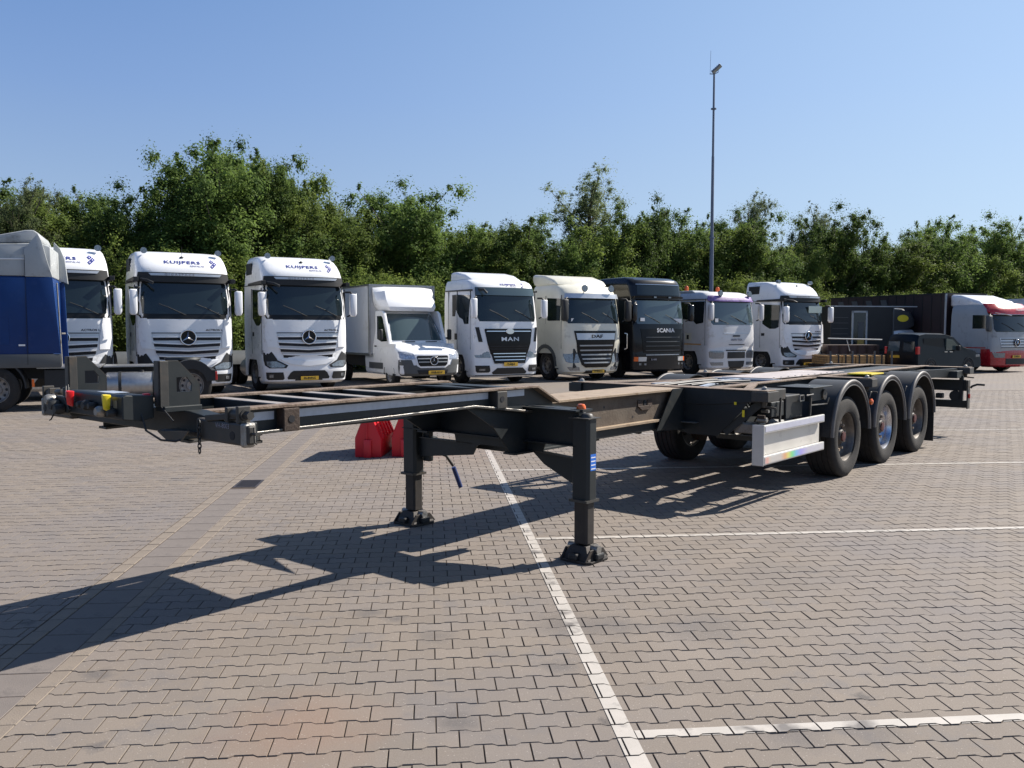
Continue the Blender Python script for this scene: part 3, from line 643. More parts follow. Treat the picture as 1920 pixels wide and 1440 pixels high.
# ---------------- rear frame
def rear_rail(sg):
    l = LC0 + sg * .47
    c = TB(); c.box(5.92, 13.95, l - .006, l + .006, .885, 1.135); r = c.build('main_rail', M_frame, TR)
    c = TB(); c.box(5.92, 13.95, l - .06, l + .06, 1.135, 1.152); c.build('top_flange', M_rusttop, r, .002)
    c = TB(); c.box(5.92, 13.95, l - .06, l + .06, .868, .885); c.build('bottom_flange', M_frame, r)
both(rear_rail)
def bolster(s0, w_, zt, name, taper=True, m_=M_frame):
    c = TB(); L = 1.23
    c.prism([(LC0 - L, zt - .10), (LC0 - .55, zt - .17), (LC0 + .55, zt - .17), (LC0 + L, zt - .10), (LC0 + L, zt), (LC0 - L, zt)], 'x', s0, s0 + w_); b = c.build(name, m_, TR, .006)
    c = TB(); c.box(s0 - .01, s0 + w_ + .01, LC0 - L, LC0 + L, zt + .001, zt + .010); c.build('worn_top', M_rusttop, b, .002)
    for sg in (1, -1):
        e = LC0 + sg * L
        c = TB(); c.box(s0 - .03, s0 + w_ + .03, min(e - sg * .16, e + sg * .02), max(e - sg * .16, e + sg * .02), zt - .105, zt - .002); h = c.build('twistlock_housing', M_frame2 if sg > 0 else M_frame, b, .006)
        c = TB(); c.lathe([(.055, 0), (.055, .006), (.03, .008), (.026, .03), (0, .045)], (s0 + w_ / 2, e - sg * .08, zt + .006), 'z', 14); c.build('twistlock', M_steel, h, smooth=40)
        c = TB(); c.cyl((s0 + w_ / 2, e - sg * .08, zt - .105), (s0 + w_ / 2, e - sg * .08, zt - .17), .035, .025); c.bar((s0 + w_ / 2, e - sg * .08, zt - .16), (s0 + w_ / 2 - .02, e + sg * .06, zt - .17), .02, .02); c.build('lock_handle', M_frame2, h, smooth=40)
    return b
bolster(5.85, .20, 1.150, 'mid_bolster')
bolster(8.9, .14, 1.150, 'inner_bolster')
bolster(13.72, .20, 1.135, 'rear_bolster')
# wide side panels of the front bolster and the gusset into the central beam
c = TB(); c.prism([(.10, 1.15), (.10, .70), (.30, .66), (.64, .66), (.90, .93), (.98, 1.04), (1.12, 1.06), (1.12, 1.15)], 'x', 5.86, 5.872); pf_ = c.build('bolster_web', M_frame, TR)
c = TB(); c.prism([(-.18, 1.15), (-.18, .70), (-.38, .66), (-.72, .66), (-.98, .93), (-1.06, 1.04), (-1.2, 1.06), (-1.2, 1.15)], 'x', 5.86, 5.872); c.build('bolster_web', M_frame, TR)
c = TB(); c.prism([(5.30, .735), (5.86, .70), (5.86, 1.15), (5.62, 1.15)], 'y', LC0 + .275, LC0 + .287); c.prism([(5.30, .735), (5.86, .70), (5.86, 1.15), (5.62, 1.15)], 'y', LC0 - .287, LC0 - .275); c.build('beam_sleeve', M_frame, TR)
c = TB(); c.box(5.80, 5.86, .115, .125, .79, 1.045); c.box(5.78, 5.86, .115, .42, .785, .790); c.build('frame_edge', M_steel, TR)
for a, b, m_ in (((5.86, .16, .86), (5.86, .16, 1.0), M_frame),): pass
# suspension side members
for sg in (1, -1):
    l = LC0 + sg * .47
    c = TB(); c.box(5.9, 12.0, l - .05, l + .05, .70, .868); c.build('subframe_rail', M_frame, TR, .005)
for x in (6.6, 7.3, 8.55, 9.75, 10.9, 12.0, 12.9):
    c = TB(); c.box(x, x + .10, LC0 - .46, LC0 + .46, .93, 1.10); c.build('cross_member', M_frame, TR)
# top details between bolster and deck plate: central tube, diagonal straps, hoses
c = TB(); c.box(5.6, 13.9, LC0 - .20, LC0 + .20, .90, 1.128); c.build('inner_tube', M_frame, TR, .004)
for x0, l0, x1, l1, w_ in ((6.1, LC0 - .9, 7.4, LC0 - .42, .10), (6.1, LC0 + .9, 7.2, LC0 + .45, .09), (6.3, LC0 - .38, 7.9, LC0 - .05, .07), (6.2, LC0 + .3, 7.6, LC0 - .1, .06), (7.0, LC0 - .46, 7.0, LC0 + .46, .09), (7.9, LC0 - .46, 7.9, LC0 + .46, .08)):
    c = TB(); c.bar((x0, l0, 1.145), (x1, l1, 1.145), w_, .018); c.build('strap', M_rusttop if w_ > .08 else M_tape, TR)
c = TB()
for k in range(4): c.tube([(6.1 + .1 * k, LC0 - .3 + .12 * k, 1.14), (6.8, LC0 - .22 + .13 * k, 1.155 + .01 * (k % 2)), (7.7, LC0 - .3 + .15 * k, 1.14)], .014)
c.build('air_lines', M_hose, TR, smooth=60)
c = TB(); c.box(7.95, 10.4, LC0 - .36, LC0 + .34, 1.154, 1.166); dp = c.build('deck_plate', mat('pinkish_worn_plate', (.46, .41, .39), .5, .3, var=.08, dirt=(.30, .24, .2), dirt_amt=.3), TR, .002)
for k in range(11):
    c = TB(); c.lathe([(.014, 0), (.012, .006), (0, .007)], (8.05 + k * .22, LC0 + .31, 1.166), 'z', 8); c.build('bolt_head', M_steel, dp, smooth=40)
# rear frame extension and far rail
c = TB(); c.box(10.4, 13.95, LC0 - 1.0, LC0 - .90, 1.02, 1.12); c.build('rear_side_rail', M_frame, TR)
c = TB(); c.box(11.9, 13.7, LC0 - .95, LC0 + .95, .99, 1.01) if 0 else c.box(13.3, 13.7, LC0 + .5, LC0 + 1.15, .97, 1.09); c.build('rear_box', M_frame, TR, .006)
for x0, l0, x1, l1 in ((10.4, LC0 - .46, 13.7, LC0 - .97), (10.4, LC0 + .5, 13.6, LC0 + 1.05)):
    c = TB(); c.bar((x0, l0, 1.06), (x1, l1, 1.06), .06, .13); c.build('diagonal_rail', M_frame, TR)
# under-run bumper, hanging arms, lamps
c = TB(); c.box(13.62, 13.70, LC0 - 1.20, LC0 + 1.22, .745, .93); rb = c.build('rear_cross_beam', M_frame, TR, .006)
c = TB(); c.box(13.60, 13.68, LC0 - 1.20, LC0 + 1.24, .46, .585); ub = c.build('underrun_bar', M_frame, TR, .008)
for a_, b_ in ((LC0 + 1.24, LC0 + 1.262), (LC0 - 1.222, LC0 - 1.20)):
    c = TB(); c.box(13.55, 13.69, a_, b_, .45, .93); c.build('end_panel', M_frame2, ub, .003)
for sg in (1, -1):
    for l in (.55, 1.14):
        c = TB(); c.box(13.60, 13.66, LC0 + sg * l - .03, LC0 + sg * l + .03, .58, 1.0); c.build('hanger', M_frame, ub)
    c = TB(); c.box(13.48, 13.60, LC0 + sg * .83 - .055, LC0 + sg * .83 + .055, .615, .70); c.build('tail_lamp', M_black, ub, .01)
    c = TB(); c.lathe([(0, 0), (.09, 0), (.09, .05), (0, .05)], (13.6, LC0 + sg * 1.05, .66), 'x', 20); c.build('lamp_cluster', M_black, ub, smooth=40)
c = TB(); c.tube([(13.66, 1.235, .80), (13.66, 1.26, .83), (13.68, 1.33, .86), (13.70, 1.44, .855)], .018); c.build('rear_lever', M_black, TR, smooth=60)
c = TB(); c.box(13.56, 13.6, 1.225, 1.25, .63, .70); c.build('side_reflector', M_redlens, TR)
c = TB(); c.lathe([(0, 0), (.11, 0), (.12, .05), (.12, .75), (.11, .8), (0, .8)], (6.85, .62, .62), 'x', 24); c.build('air_tank', M_frame, TR, smooth=40)
c = TB(); c.lathe([(0, 0), (.11, 0), (.12, .05), (.12, .75), (.11, .8), (0, .8)], (6.85, -.72, .62), 'x', 24); c.build('air_tank', M_frame, TR, smooth=40)

# ---------------- wheels, axles, mudguards
RT = .4875; TW = .385
tp = []
prof = [(.292, -.150), (.30, -.170), (.36, -.190), (.42, -.186), (.462, -.172), (.480, -.158)]
full = prof + [(.4875, -.146), (.4875, -.105), (.479, -.104), (.479, -.094), (.4875, -.093), (.4875, -.040), (.479, -.039), (.479, -.029), (.4875, -.028),
               (.4875, .028), (.479, .029), (.479, .039), (.4875, .040), (.4875, .093), (.479, .094), (.479, .104), (.4875, .105), (.4875, .146)] + [(r, -h) for r, h in prof[::-1]]
tyre_me = MB().lathe(full, (0, 0, 0), 'y', 56, True).mesh('wheel', M_rubber, smooth=35)
rimp = [(.300, -.168), (.306, -.160), (.290, -.150), (.278, -.12), (.270, -.08), (.262, -.05), (.240, -.025), (.20, -.025), (.165, -.045), (.140, -.045), (.138, .0), (.16, .03), (.24, .07), (.28, .1), (.28, .16), (.30, .168)]
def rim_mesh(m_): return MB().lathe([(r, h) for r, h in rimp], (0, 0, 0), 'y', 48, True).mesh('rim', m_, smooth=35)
rim_d = rim_mesh(mat('dark_alloy', (.15, .138, .125), .4, .6, var=.35, vscale=12, dirt=(.26, .22, .17), dirt_amt=.3, dscale=10)); rim_c = rim_mesh(mat('polished_alloy', (.55, .56, .60), .22, .95, var=.08))  # dark rim's beige dirt also paints in sunlight caught inside the rim
hole_me = MB().lathe([(0, 0), (.026, 0), (.028, -.006), (0, -.0065)], (0, 0, 0), 'y', 10).mesh('hand_hole', M_slot)
nut_me = MB().cyl((0, 0, 0), (0, -.05, 0), .024, .018, 6).mesh('wheel_nut', mat('rusty_nut', (.34, .27, .20), .5, .3, var=.3))
hub_me = MB().lathe([(.150, .05), (.135, -.045), (.11, -.06), (.09, -.10), (.075, -.115), (0, -.12)], (0, 0, 0), 'y', 24).mesh('hub', M_hubdark, smooth=35)
hubc_me = MB().lathe([(.060, 0), (.058, -.014), (.03, -.018), (0, -.019)], (0, 0, 0), 'y', 18).mesh('hub_cap', M_hubred, smooth=35)
def trailer_wheel(s_, l, out, rim):
    # the outer face points towards local -y when out is True
    o = link('wheel', tyre_me, TR, (s_, -l, RT - .004), (0, 0, 0 if out else math.pi)); r = link('rim', rim, o)
    for k in range(10):
        a = 2 * math.pi * k / 10 + .2
        link('wheel_nut', nut_me, r, (.166 * math.cos(a), -.040, .166 * math.sin(a)), (0, a, 0))
        link('hand_hole', hole_me, r, (.216 * math.cos(a + .31), -.024, .216 * math.sin(a + .31)), (0, -a, 0))
    link('hub', hub_me, o); link('hub_cap', hubc_me, o, (0, -.12, 0))
AX = (8.13, 9.555, 10.965)
for i, s_ in enumerate(AX):
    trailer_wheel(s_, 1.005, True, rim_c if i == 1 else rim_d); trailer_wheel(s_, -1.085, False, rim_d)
    c = TB(); c.cyl((s_, -1.0, .485), (s_, .92, .485), .07); ax = c.build('axle', M_frame, TR, smooth=40)
    for sg in (1, -1):
        c = TB(); c.box(s_ - .42, s_ + .12, LC0 + sg * .52 - .05, LC0 + sg * .52 + .05, .50, .60); c.box(s_ - .47, s_ - .36, LC0 + sg * .52 - .06, LC0 + sg * .52 + .06, .45, .87); c.build('trailing_arm', M_frame, ax, .008)
        c = TB(); c.lathe([(0, 0), (.12, 0), (.14, .05), (.12, .1), (.14, .15), (.12, .2), (0, .2)], (s_ + .3, LC0 + sg * .52, .60), 'z', 16); c.build('air_spring', M_black, ax, smooth=40)
        c = TB(); c.cyl((s_, LC0 + sg * .72, .485), (s_, LC0 + sg * .80, .485), .21, n=24); c.build('brake_drum', M_rustdark, ax, smooth=40)
def mudguard(s_, l0, l1, out, a0=0, a1=180):
    c = TB(); Z = .535; N = 36; ro = .633; sgn = 1 if out else -1
    le = l1 if out else l0
    rings = []
    for i in range(N + 1):
        a = R_(a0 + (a1 - a0) * i / N); co, si = math.cos(a), math.sin(a)
        sec = [(ro, l0), (ro, l1), (ro - .012, l1), (ro - .012, l0)]
        rings.append([(s_ + r * co, l, Z + r * si) for r, l in sec])
    # straight skirts at both ends
    c.loft(rings); g = c.build('mudguard', M_mud, TR, smooth=40)
    c = TB(); pa = []
    for i in range(N + 1):
        a = R_(a0 + (a1 - a0) * i / N); pa.append((s_ + (ro - .012) * math.cos(a), le - sgn * .012, Z + (ro - .012) * math.sin(a)))
    c.tube(pa, .024, 10); c.build('rolled_edge', M_mudedge, g, smooth=60)
    c = TB(); pa = []
    for i in range(N + 1):
        a = R_(a0 + (a1 - a0) * i / N); pa.append((s_ + (ro - .055) * math.cos(a), le - sgn * .004, Z + (ro - .055) * math.sin(a)))
    c.tube(pa, .008, 6); c.build('inner_lip', M_mudedge, g, smooth=60)
    c = TB(); rings = []
    for i in range(N + 1):
        a = R_(a0 + (a1 - a0) * i / N); co, si = math.cos(a), math.sin(a)
        rings.append([(s_ + r * co, l, Z + r * si) for r, l in ((ro - .004, le - .006), (ro - .055, le - .006), (ro - .055, le + .0), (ro - .004, le + .0))])
    c.loft(rings); c.build('flange', M_mud, g, smooth=30)
    return g
for s_ in AX:
    mudguard(s_, .78, 1.235, True); mudguard(s_, -1.315, -.86, False)
for s_ in (AX[0] + .70, AX[1] + .70):
    c = TB(); c.tube([(s_, 1.19, .92), (s_ + .02, 1.20, .99), (s_ + .05, 1.20, .985)], .010); c.build('mudguard_bracket', M_frame2, TR, smooth=60)
c = TB(); c.lathe([(.0, 0), (.035, .0), (.04, .02), (.02, .035), (0, .038)], (8.72, 1.24, .875), 'y', 14); c.build('side_marker', M_orange, TR, smooth=50)
c = TB(); c.box(AX[2] + .625, AX[2] + .64, .80, 1.22, .10, .56); c.build('mud_flap', M_black, TR)
c = TB(); c.box(AX[2] + .625, AX[2] + .64, -1.30, -.88, .10, .56); c.build('mud_flap', M_black, TR)
c = TB(); c.box(AX[0] - .66, AX[0] - .645, .78, 1.10, .38, .70); c.build('mud_flap', M_black, TR)

# ---------------- near side guard and the cluster of boxes above it
for sg, l in ((1, 1.225), (-1, -1.305)):
    c = TB(); o_ = l; i_ = l - sg * .035
    c.box(5.72, 7.28, min(o_, i_), max(o_, i_), .735, .822); g = c.build('side_guard', M_guardalu, TR, .008)
    c = TB(); c.box(5.72, 7.28, min(o_, i_), max(o_, i_), .420, .512); c.build('lower_rail', M_guardalu, g, .008)
    c = TB(); c.box(5.72, 7.26, min(i_ - sg * .03, i_ - sg * .02), max(i_ - sg * .03, i_ - sg * .02), .50, .75); c.build('recessed_panel', mat('guard_panel', (.66, .63, .57), .4, .2, var=.05, dirt=(.4, .37, .32), dirt_amt=.1), g)
    c = TB(); c.box(5.708, 5.720, min(o_, o_ - sg * .125), max(o_, o_ - sg * .125), .415, .825); c.build('end_return', M_guardalu, g, .004)
    c = TB(); c.box(5.74, 7.26, min(o_ + sg * .001, o_ + sg * .003), max(o_ + sg * .001, o_ + sg * .003), .436, .496); c.build('prismatic_tape', M_rainbow, g)
    c = TB(); c.box(5.74, 7.26, min(o_ + sg * .001, o_ + sg * .003), max(o_ + sg * .001, o_ + sg * .003), .755, .808); c.build('prismatic_tape', M_tape2, g)
    c = TB(); c.bar((6.30, o_ - sg * .10, .80), (6.32, o_ - sg * .10, 1.06), .02, .02); c.bar((7.10, o_ - sg * .10, .80), (7.12, o_ - sg * .10, 1.07), .02, .02); c.bar((6.2, o_ - sg * .1, .62), (6.2, LC0 + sg * .5, .62), .05, .05); c.bar((7.1, o_ - sg * .1, .62), (7.1, LC0 + sg * .5, .62), .05, .05); c.build('guard_post', M_frame2, g)
c = TB(); c.bar((7.12, 1.12, .93), (7.62, 1.12, .915), .012, .012); c.bar((7.62, 1.12, .915), (7.66, 1.12, .985), .012, .012); c.tube([(6.94, 1.15, 1.05), (7.12, 1.15, 1.055)], .008); c.build('rod', M_steel, TR)
c = TB(); c.box(6.00, 6.55, .82, 1.08, 1.03, 1.145); c.build('tool_box', M_frame2, TR, .008)
c = TB(); c.box(6.15, 6.46, .86, 1.10, .86, 1.02); c.build('valve_box', M_frame, TR, .01)
c = TB(); c.box(6.6, 7.05, .80, 1.06, .80, 1.06); c.build('valve_box', M_black, TR, .012)
c = TB(); c.box(7.1, 7.5, .80, 1.12, .97, 1.12); c.box(7.05, 7.62, .75, 1.18, 1.120, 1.132); c.build('twistlock_shelf', M_frame, TR, .004)
c = TB(); c.lathe([(0, 0), (.06, .0), (.06, .02), (0, .02)], (7.5, 1.12, 1.03), 'y', 16); c.build('lock_wheel', M_frame2, TR, smooth=40)
c = TB(); c.box(6.86, 6.98, 1.09, 1.11, .985, .995); c.box(6.86, 6.98, 1.09, 1.11, 1.045, 1.055); c.box(6.86, 6.87, 1.09, 1.11, .985, 1.055); c.box(6.97, 6.98, 1.09, 1.11, .985, 1.055); c.build('handle_loop', M_steel, TR)
c = TB(); c.bar((5.9, .70, .70), (6.0, 1.05, 1.02), .05, .08); c.build('diagonal_stay', M_frame, TR)
c = TB(); c.box(5.95, 6.2, .78, 1.02, .70, .80); c.cyl((6.05, 1.0, .84), (6.05, 1.10, .84), .03); c.build('coupling_valve', M_steel, TR, .008)
for x, l, z, w_ in ((5.852, .83, 1.00, .026), (5.852, .92, .88, .026)):
    c = TB(); c.box(x - .004, x - .002, l, l + w_, z, z + (.03 if z > .9 else .07)); c.build('yellow_tag', M_yellow, TR)
for k in range(6):
    a = random.uniform(.72, 1.05); c = TB(); x = 5.98 + k * .1
    c.tube([(x, a, 1.03), (x + .04, a + .06, .92), (x + .02, a - .03, .80), (x + .12, a - .10, .72)], .009); c.build('hose', M_hose, TR, smooth=60)
for k in range(5):
    c = TB(); x = 6.0 + k * .09; z = .88 + (k % 3) * .05; c.cyl((x, 1.02, z), (x, 1.10, z), .018, n=8); c.build('fitting', M_steel if k % 2 else M_rustdark, TR)
c = TB(); c.box(9.2, 9.6, .62, 1.0, 1.166, 1.18) if 0 else c.box(9.4, 9.9, .70, 1.02, 1.172, 1.19); c.build('yellow_pad', M_yellow, TR, .004)
# ------------------------------------------------------------------ trucks: local x = right (seen from the front), y = backwards, z up, front plane y = 0
class Cab:
    def __init__(s, levels, yr, c=.34, n=3.2, curve=.05): s.t = levels; s.yr = yr; s.c = c; s.n = n; s.k = curve
    def w(s, z): return lerp_table(s.t, z, 2)
    def y(s, x, z):
        w_ = s.w(z); q = min(1, abs(x) / w_)
        return lerp_table(s.t, z, 1) + s.c * (1 - (1 - q ** s.n) ** (1 / s.n)) + s.k * q * q
    def ring(s, z, off=0.0):
        w_ = s.w(z); P = [(-w_, s.yr, z), (-w_, (s.yr + s.y(w_, z)) / 2, z)]
        xs = [-w_ * (1 - (1 - math.cos(math.pi / 2 * i / 9))) for i in range(0)]
        for i in range(21):
            x = -w_ * math.cos(math.pi * i / 20); P.append((x, s.y(x, z), z))
        return P + [(w_, (s.yr + s.y(w_, z)) / 2, z), (w_, s.yr, z)]
    def body(s, z0, z1, name, m, parent, extra=()):
        zs = sorted(set([z0, z1] + [t[0] for t in s.t if z0 < t[0] < z1] + [z0 + (z1 - z0) * i / 8 for i in range(9)]))
        zz = []
        for z in zs:
            if not zz or z - zz[-1] > .02: zz.append(z)
        mb = MB().loft([s.ring(z) for z in zz]); return mb.build(name, m, parent, smooth=32)
    def patch(s, rows, off, name, m, parent, nx=14, th=.05, vee=0.0, smooth=40, sub=3):
        """rows: (z, xl, xr) bottom to top; the patch follows the front surface, pushed out by off; vee drops the middle"""
        R = []
        for a, b in zip(rows, rows[1:]):
            for k in range(sub): t = k / sub; R.append([a[i] + (b[i] - a[i]) * t for i in range(3)])
        R.append(list(rows[-1]))
        outer, inner = [], []
        for z, xl, xr in R:
            o_, i_ = [], []
            for j in range(nx + 1):
                x = xl + (xr - xl) * j / nx; zz = z + vee * abs(x) - (vee * .45 if vee else 0); w_ = s.w(z) * .995; xc = max(-w_, min(w_, x)); y = s.y(xc, zz)
                o_.append((x, y - off, zz)); i_.append((x, y - off + th, zz))
            outer.append(o_); inner.append(i_)
        mb = MB(); n = nx + 1; V = [p for r in outer for p in r]; k0 = len(V); V += [p for r in inner for p in r]; F = []
        H = len(R)
        for a in range(H - 1):
            for j in range(nx): F.append((a * n + j, a * n + j + 1, (a + 1) * n + j + 1, (a + 1) * n + j)); F.append((k0 + a * n + j, k0 + (a + 1) * n + j, k0 + (a + 1) * n + j + 1, k0 + a * n + j + 1))
        for a in range(H - 1):
            for j in (0, nx): F.append((a * n + j, (a + 1) * n + j, k0 + (a + 1) * n + j, k0 + a * n + j))
        for a in (0, H - 1):
            for j in range(nx): F.append((a * n + j, a * n + j + 1, k0 + a * n + j + 1, k0 + a * n + j))
        return mb.add(V, F).build(name, m, parent, smooth=smooth)
def side(cab_w, poly, name, m, parent, both_=True, th=.012, off=.013):
    """flat panel on the cab sides; poly in (y, z); lies on x = +-w"""
    o = None
    for sg in ((-1, 1) if both_ else (-1,)):
        a, b = sg * (cab_w + off), sg * (cab_w - th)
        mb = MB().prism(poly, 'x', min(a, b), max(a, b)); o = mb.build(name, m, parent)
    return o
tw_prof = [(.30, -.14), (.40, -.155), (.47, -.14), (.505, -.11), (.505, .11), (.47, .14), (.40, .155), (.30, .14)]
truck_tyre = MB().lathe(tw_prof, (0, 0, 0), 'x', 32, True).mesh('wheel', M_rubber, smooth=35)
truck_rim = MB().lathe([(0, .06), (.09, .10), (.12, .10), (.13, .05), (.20, .045), (.26, .075), (.29, .14), (.31, .14), (.31, -.14), (0, -.14)], (0, 0, 0), 'x', 32).mesh('rim', M_rim, smooth=35)
truck_hole = MB().lathe([(0, 0), (.034, 0), (.034, .006), (0, .007)], (0, 0, 0), 'x', 10).mesh('hand_hole', M_slot)
def tw(parent, x, y, r=.505, out=-1, holes=False, wd=1.0):
    k = r / .505; o = link('wheel', truck_tyre, parent, (x, y, r - .004), (0, 0, 0 if out > 0 else math.pi), (wd, k, k)); rm = link('rim', truck_rim, o)
    if holes:
        for i in range(10):
            a = 2 * math.pi * i / 10; link('hand_hole', truck_hole, rm, (.062, .22 * math.cos(a), .22 * math.sin(a)))
    return o
def arch_side(y0, y1, zb, zt, yc, r, zc=.5):
    P = [(y0, zb), (y0, zt), (y1, zt), (y1, zb)]
    a0 = math.acos(min(1, (zb - zc) / r)) if abs(zb - zc) < r else math.pi / 2
    h = math.sqrt(max(0, r * r - (zb - zc) ** 2)); pts = []
    th = math.atan2(zb - zc, h)
    for i in range(13):
        a = th + (math.pi - 2 * th) * i / 12; pts.append((yc + r * math.cos(a), zc + r * math.sin(a)))
    return P + [p for p in pts]
def star(parent, x, y, z, r, m_disc=M_blackg):
    b = MB().lathe([(0, 0), (r * .96, 0), (r * .96, .02), (0, .02)], (x, y - .02, z), 'y', 28).build('badge', m_disc, parent, smooth=40)
    MB().tube([(x + r * math.cos(a), y - .03, z + r * math.sin(a)) for a in [2 * math.pi * i / 28 for i in range(28)]], r * .09, 8, True).build('badge_ring', M_chrome, b, smooth=60)
    mb = MB()
    for k in range(3):
        a = math.pi / 2 + k * 2 * math.pi / 3; tip = (x + r * .95 * math.cos(a), y - .035, z + r * .95 * math.sin(a))
        for sg in (-1, 1):
            b2 = a + sg * math.pi / 3; q = (x + r * .17 * math.cos(b2), y - .03, z + r * .17 * math.sin(b2)); mb.add([tip, q, (x, y - .06, z)], [(0, 1, 2)])
    mb.build('star', M_chrome, b)
def plate(parent, x, y, z, s_, w_=.52, h=.11, m_=None):
    b = MB().box(x - w_ / 2, x + w_ / 2, y - .012, y, z - h / 2, z + h / 2).build('number_plate', m_ or M_plate, parent, .002)
    if s_: text('plate_text', s_, M_ink, b, (x, y - .0135, z), h * .86, xs=.92, bold=.002)
def emblem(parent, x, z, s_, surf, m_):
    mb = MB(); d = s_ * .52
    for k, (dx, dz) in enumerate(((0, d), (d, 0), (0, -d))):
        c = [(x + dx, z + dz + s_ * .45), (x + dx + s_ * .45, z + dz), (x + dx, z + dz - s_ * .45), (x + dx - s_ * .45, z + dz)]
        V = [(a, surf(a, b) - .016, b) for a, b in c]; mb.add(V + [(p[0], p[1] + .004, p[2]) for p in V], [(0, 1, 2, 3), (4, 7, 6, 5), (0, 4, 5, 1), (1, 5, 6, 2), (2, 6, 7, 3), (3, 7, 4, 0)])
        q = s_ * .13; c = [(x + dx, z + dz + q), (x + dx + q, z + dz), (x + dx, z + dz - q), (x + dx - q, z + dz)]
        MB().add([(a, surf(a, b) - .0175, b) for a, b in c], [(0, 1, 2, 3)]).build('emblem_mark', M_inkwhite, parent)
    mb.build('emblem', m_, parent)
def surf_text(name, s_, m, parent, cab, x, z, size, xs=1.2, bold=.004, space=1.0, off=.012):
    dz = .08; tilt = math.atan2(cab.y(0, z + dz) - cab.y(0, z - dz), 2 * dz)
    o = text(name, s_, m, parent, (0, 0, 0), size, (0, 0, 0), 1, .0015, bold, space=space); ct = math.cos(tilt)
    for v in o.data.vertices:
        X, Z = x + v.co.x * xs, z + v.co.y * ct; d = v.co.z; v.co = (X, cab.y(max(-cab.w(Z), min(cab.w(Z), X)), Z) - off - .002 - d, Z)
    return o
def wipers(parent, cab, z, xs, L=.62, lean=-.45):
    for x in xs:
        mb = MB(); a = (x, cab.y(x, z) - .03, z); b = (x + lean, cab.y(x + lean, z + L * .45) - .03, z + L * .36); mb.tube([a, b], .011, 5)
        mb.tube([(b[0] - .22, cab.y(b[0] - .22, b[2] + .05) - .02, b[2] + .09), b, (b[0] + .30, cab.y(b[0] + .3, b[2] - .1) - .02, b[2] - .16)], .008, 5)
        mb.build('wiper', M_black, parent)
def mirror(parent, m, x=1.38, y=.30, z=2.72, h=.72, w_=.23, arm=True):
    for sg in (-1, 1):
        o = MB().prism([(-w_ / 2, 0), (w_ / 2, 0), (w_ / 2, -h * .86), (w_ * .3, -h), (-w_ * .3, -h), (-w_ / 2, -h * .9)], 'y', -.09, .09).build('mirror', m, parent, .035, smooth=50, loc=(sg * (x + .06), y - .02, z))
        MB().box(-w_ * .42, w_ * .42, .088, .096, -h * .88, -.06).build('mirror_glass', M_glass2, o)
        if arm:
            MB().tube([(sg * 1.16, y + .12, z + .05), (sg * (x - .02), y, z + .05), (sg * (x + .05), y - .02, z - .02)], .03, 7).build('mirror_arm', M_black, parent, smooth=60)
            MB().tube([(sg * 1.2, y + .1, z - h), (sg * (x + .02), y, z - h * .9)], .022, 7).build('mirror_arm', M_black, parent, smooth=60)
def chassis(root, y1=6.0, axle=5.0, ybeg=2.1, fifth=True):
    mb = MB()
    for sg in (-1, 1): mb.box(sg * .42 - .04, sg * .42 + .04, .8, y1, .72, .98)
    ch = mb.build('chassis_rail', M_black, root)
    MB().box(-.42, .42, y1 - .12, y1 - .02, .72, .98).box(-.42, .42, ybeg + .8, ybeg + .9, .72, .98).build('cross_member', M_black, ch)
    for sg in (-1, 1):
        for dx in (1.07, .73): tw(root, sg * dx, axle, out=sg)
        mb = MB(); N = 14; rings = []
        for i in range(N + 1):
            a = R_(15 + 150 * i / N); rings.append([(x, axle + r * math.cos(a), .52 + r * math.sin(a)) for r, x in ((.60, sg * .55), (.60, sg * 1.24), (.57, sg * 1.24), (.57, sg * .55))])
        mb.loft(rings).build('rear_mudguard', M_greyp, root, smooth=40)
        MB().lathe([(0, 0), (.27, 0), (.30, .04), (.30, .96), (.27, 1.0), (0, 1.0)], (sg * .86, 2.35, .62), 'y', 20).build('fuel_tank' if sg < 0 else 'air_tank', M_alu, root, smooth=40)
    if fifth: MB().lathe([(0, .05), (.45, .05), (.47, 0), (.3, -.12), (0, -.12)], (0, axle - .3, 1.08), 'z', 24).build('fifth_wheel', M_frame, root, smooth=40)
def common_under(root, m, w_, yc=1.42, r=.60, y1=2.28, zt=1.16, lining=True):
    for sg in (-1, 1):
        P = arch_side(.62, y1, .42, zt, yc, r)
        a, b = sg * w_, sg * (w_ - .05)
        MB().prism(P, 'x', min(a, b), max(a, b)).build('lower_side_panel', m, root)
        MB().loft([[(x, yc + rr * math.cos(R_(a_)), .5 + rr * math.sin(R_(a_))) for rr, x in ((r - .002, sg * (w_ - .02)), (r - .002, sg * .75), (r - .03, sg * .75), (r - .03, sg * (w_ - .02)))] for a_ in range(-6, 187, 12)]).build('wheel_arch', M_black, root, smooth=40)
        tw(root, sg * (w_ - .20), yc, out=sg, holes=True)
        mb = MB(); x0, x1 = sg * (w_ - .34), sg * (w_ + .004)
        mb.box(min(x0, x1), max(x0, x1), .60, .80, .40, .44).build('step', M_black, root)
    MB().box(-w_ + .3, w_ - .3, .1, 2.2, .45, 1.1).build('engine_block', M_black, root)

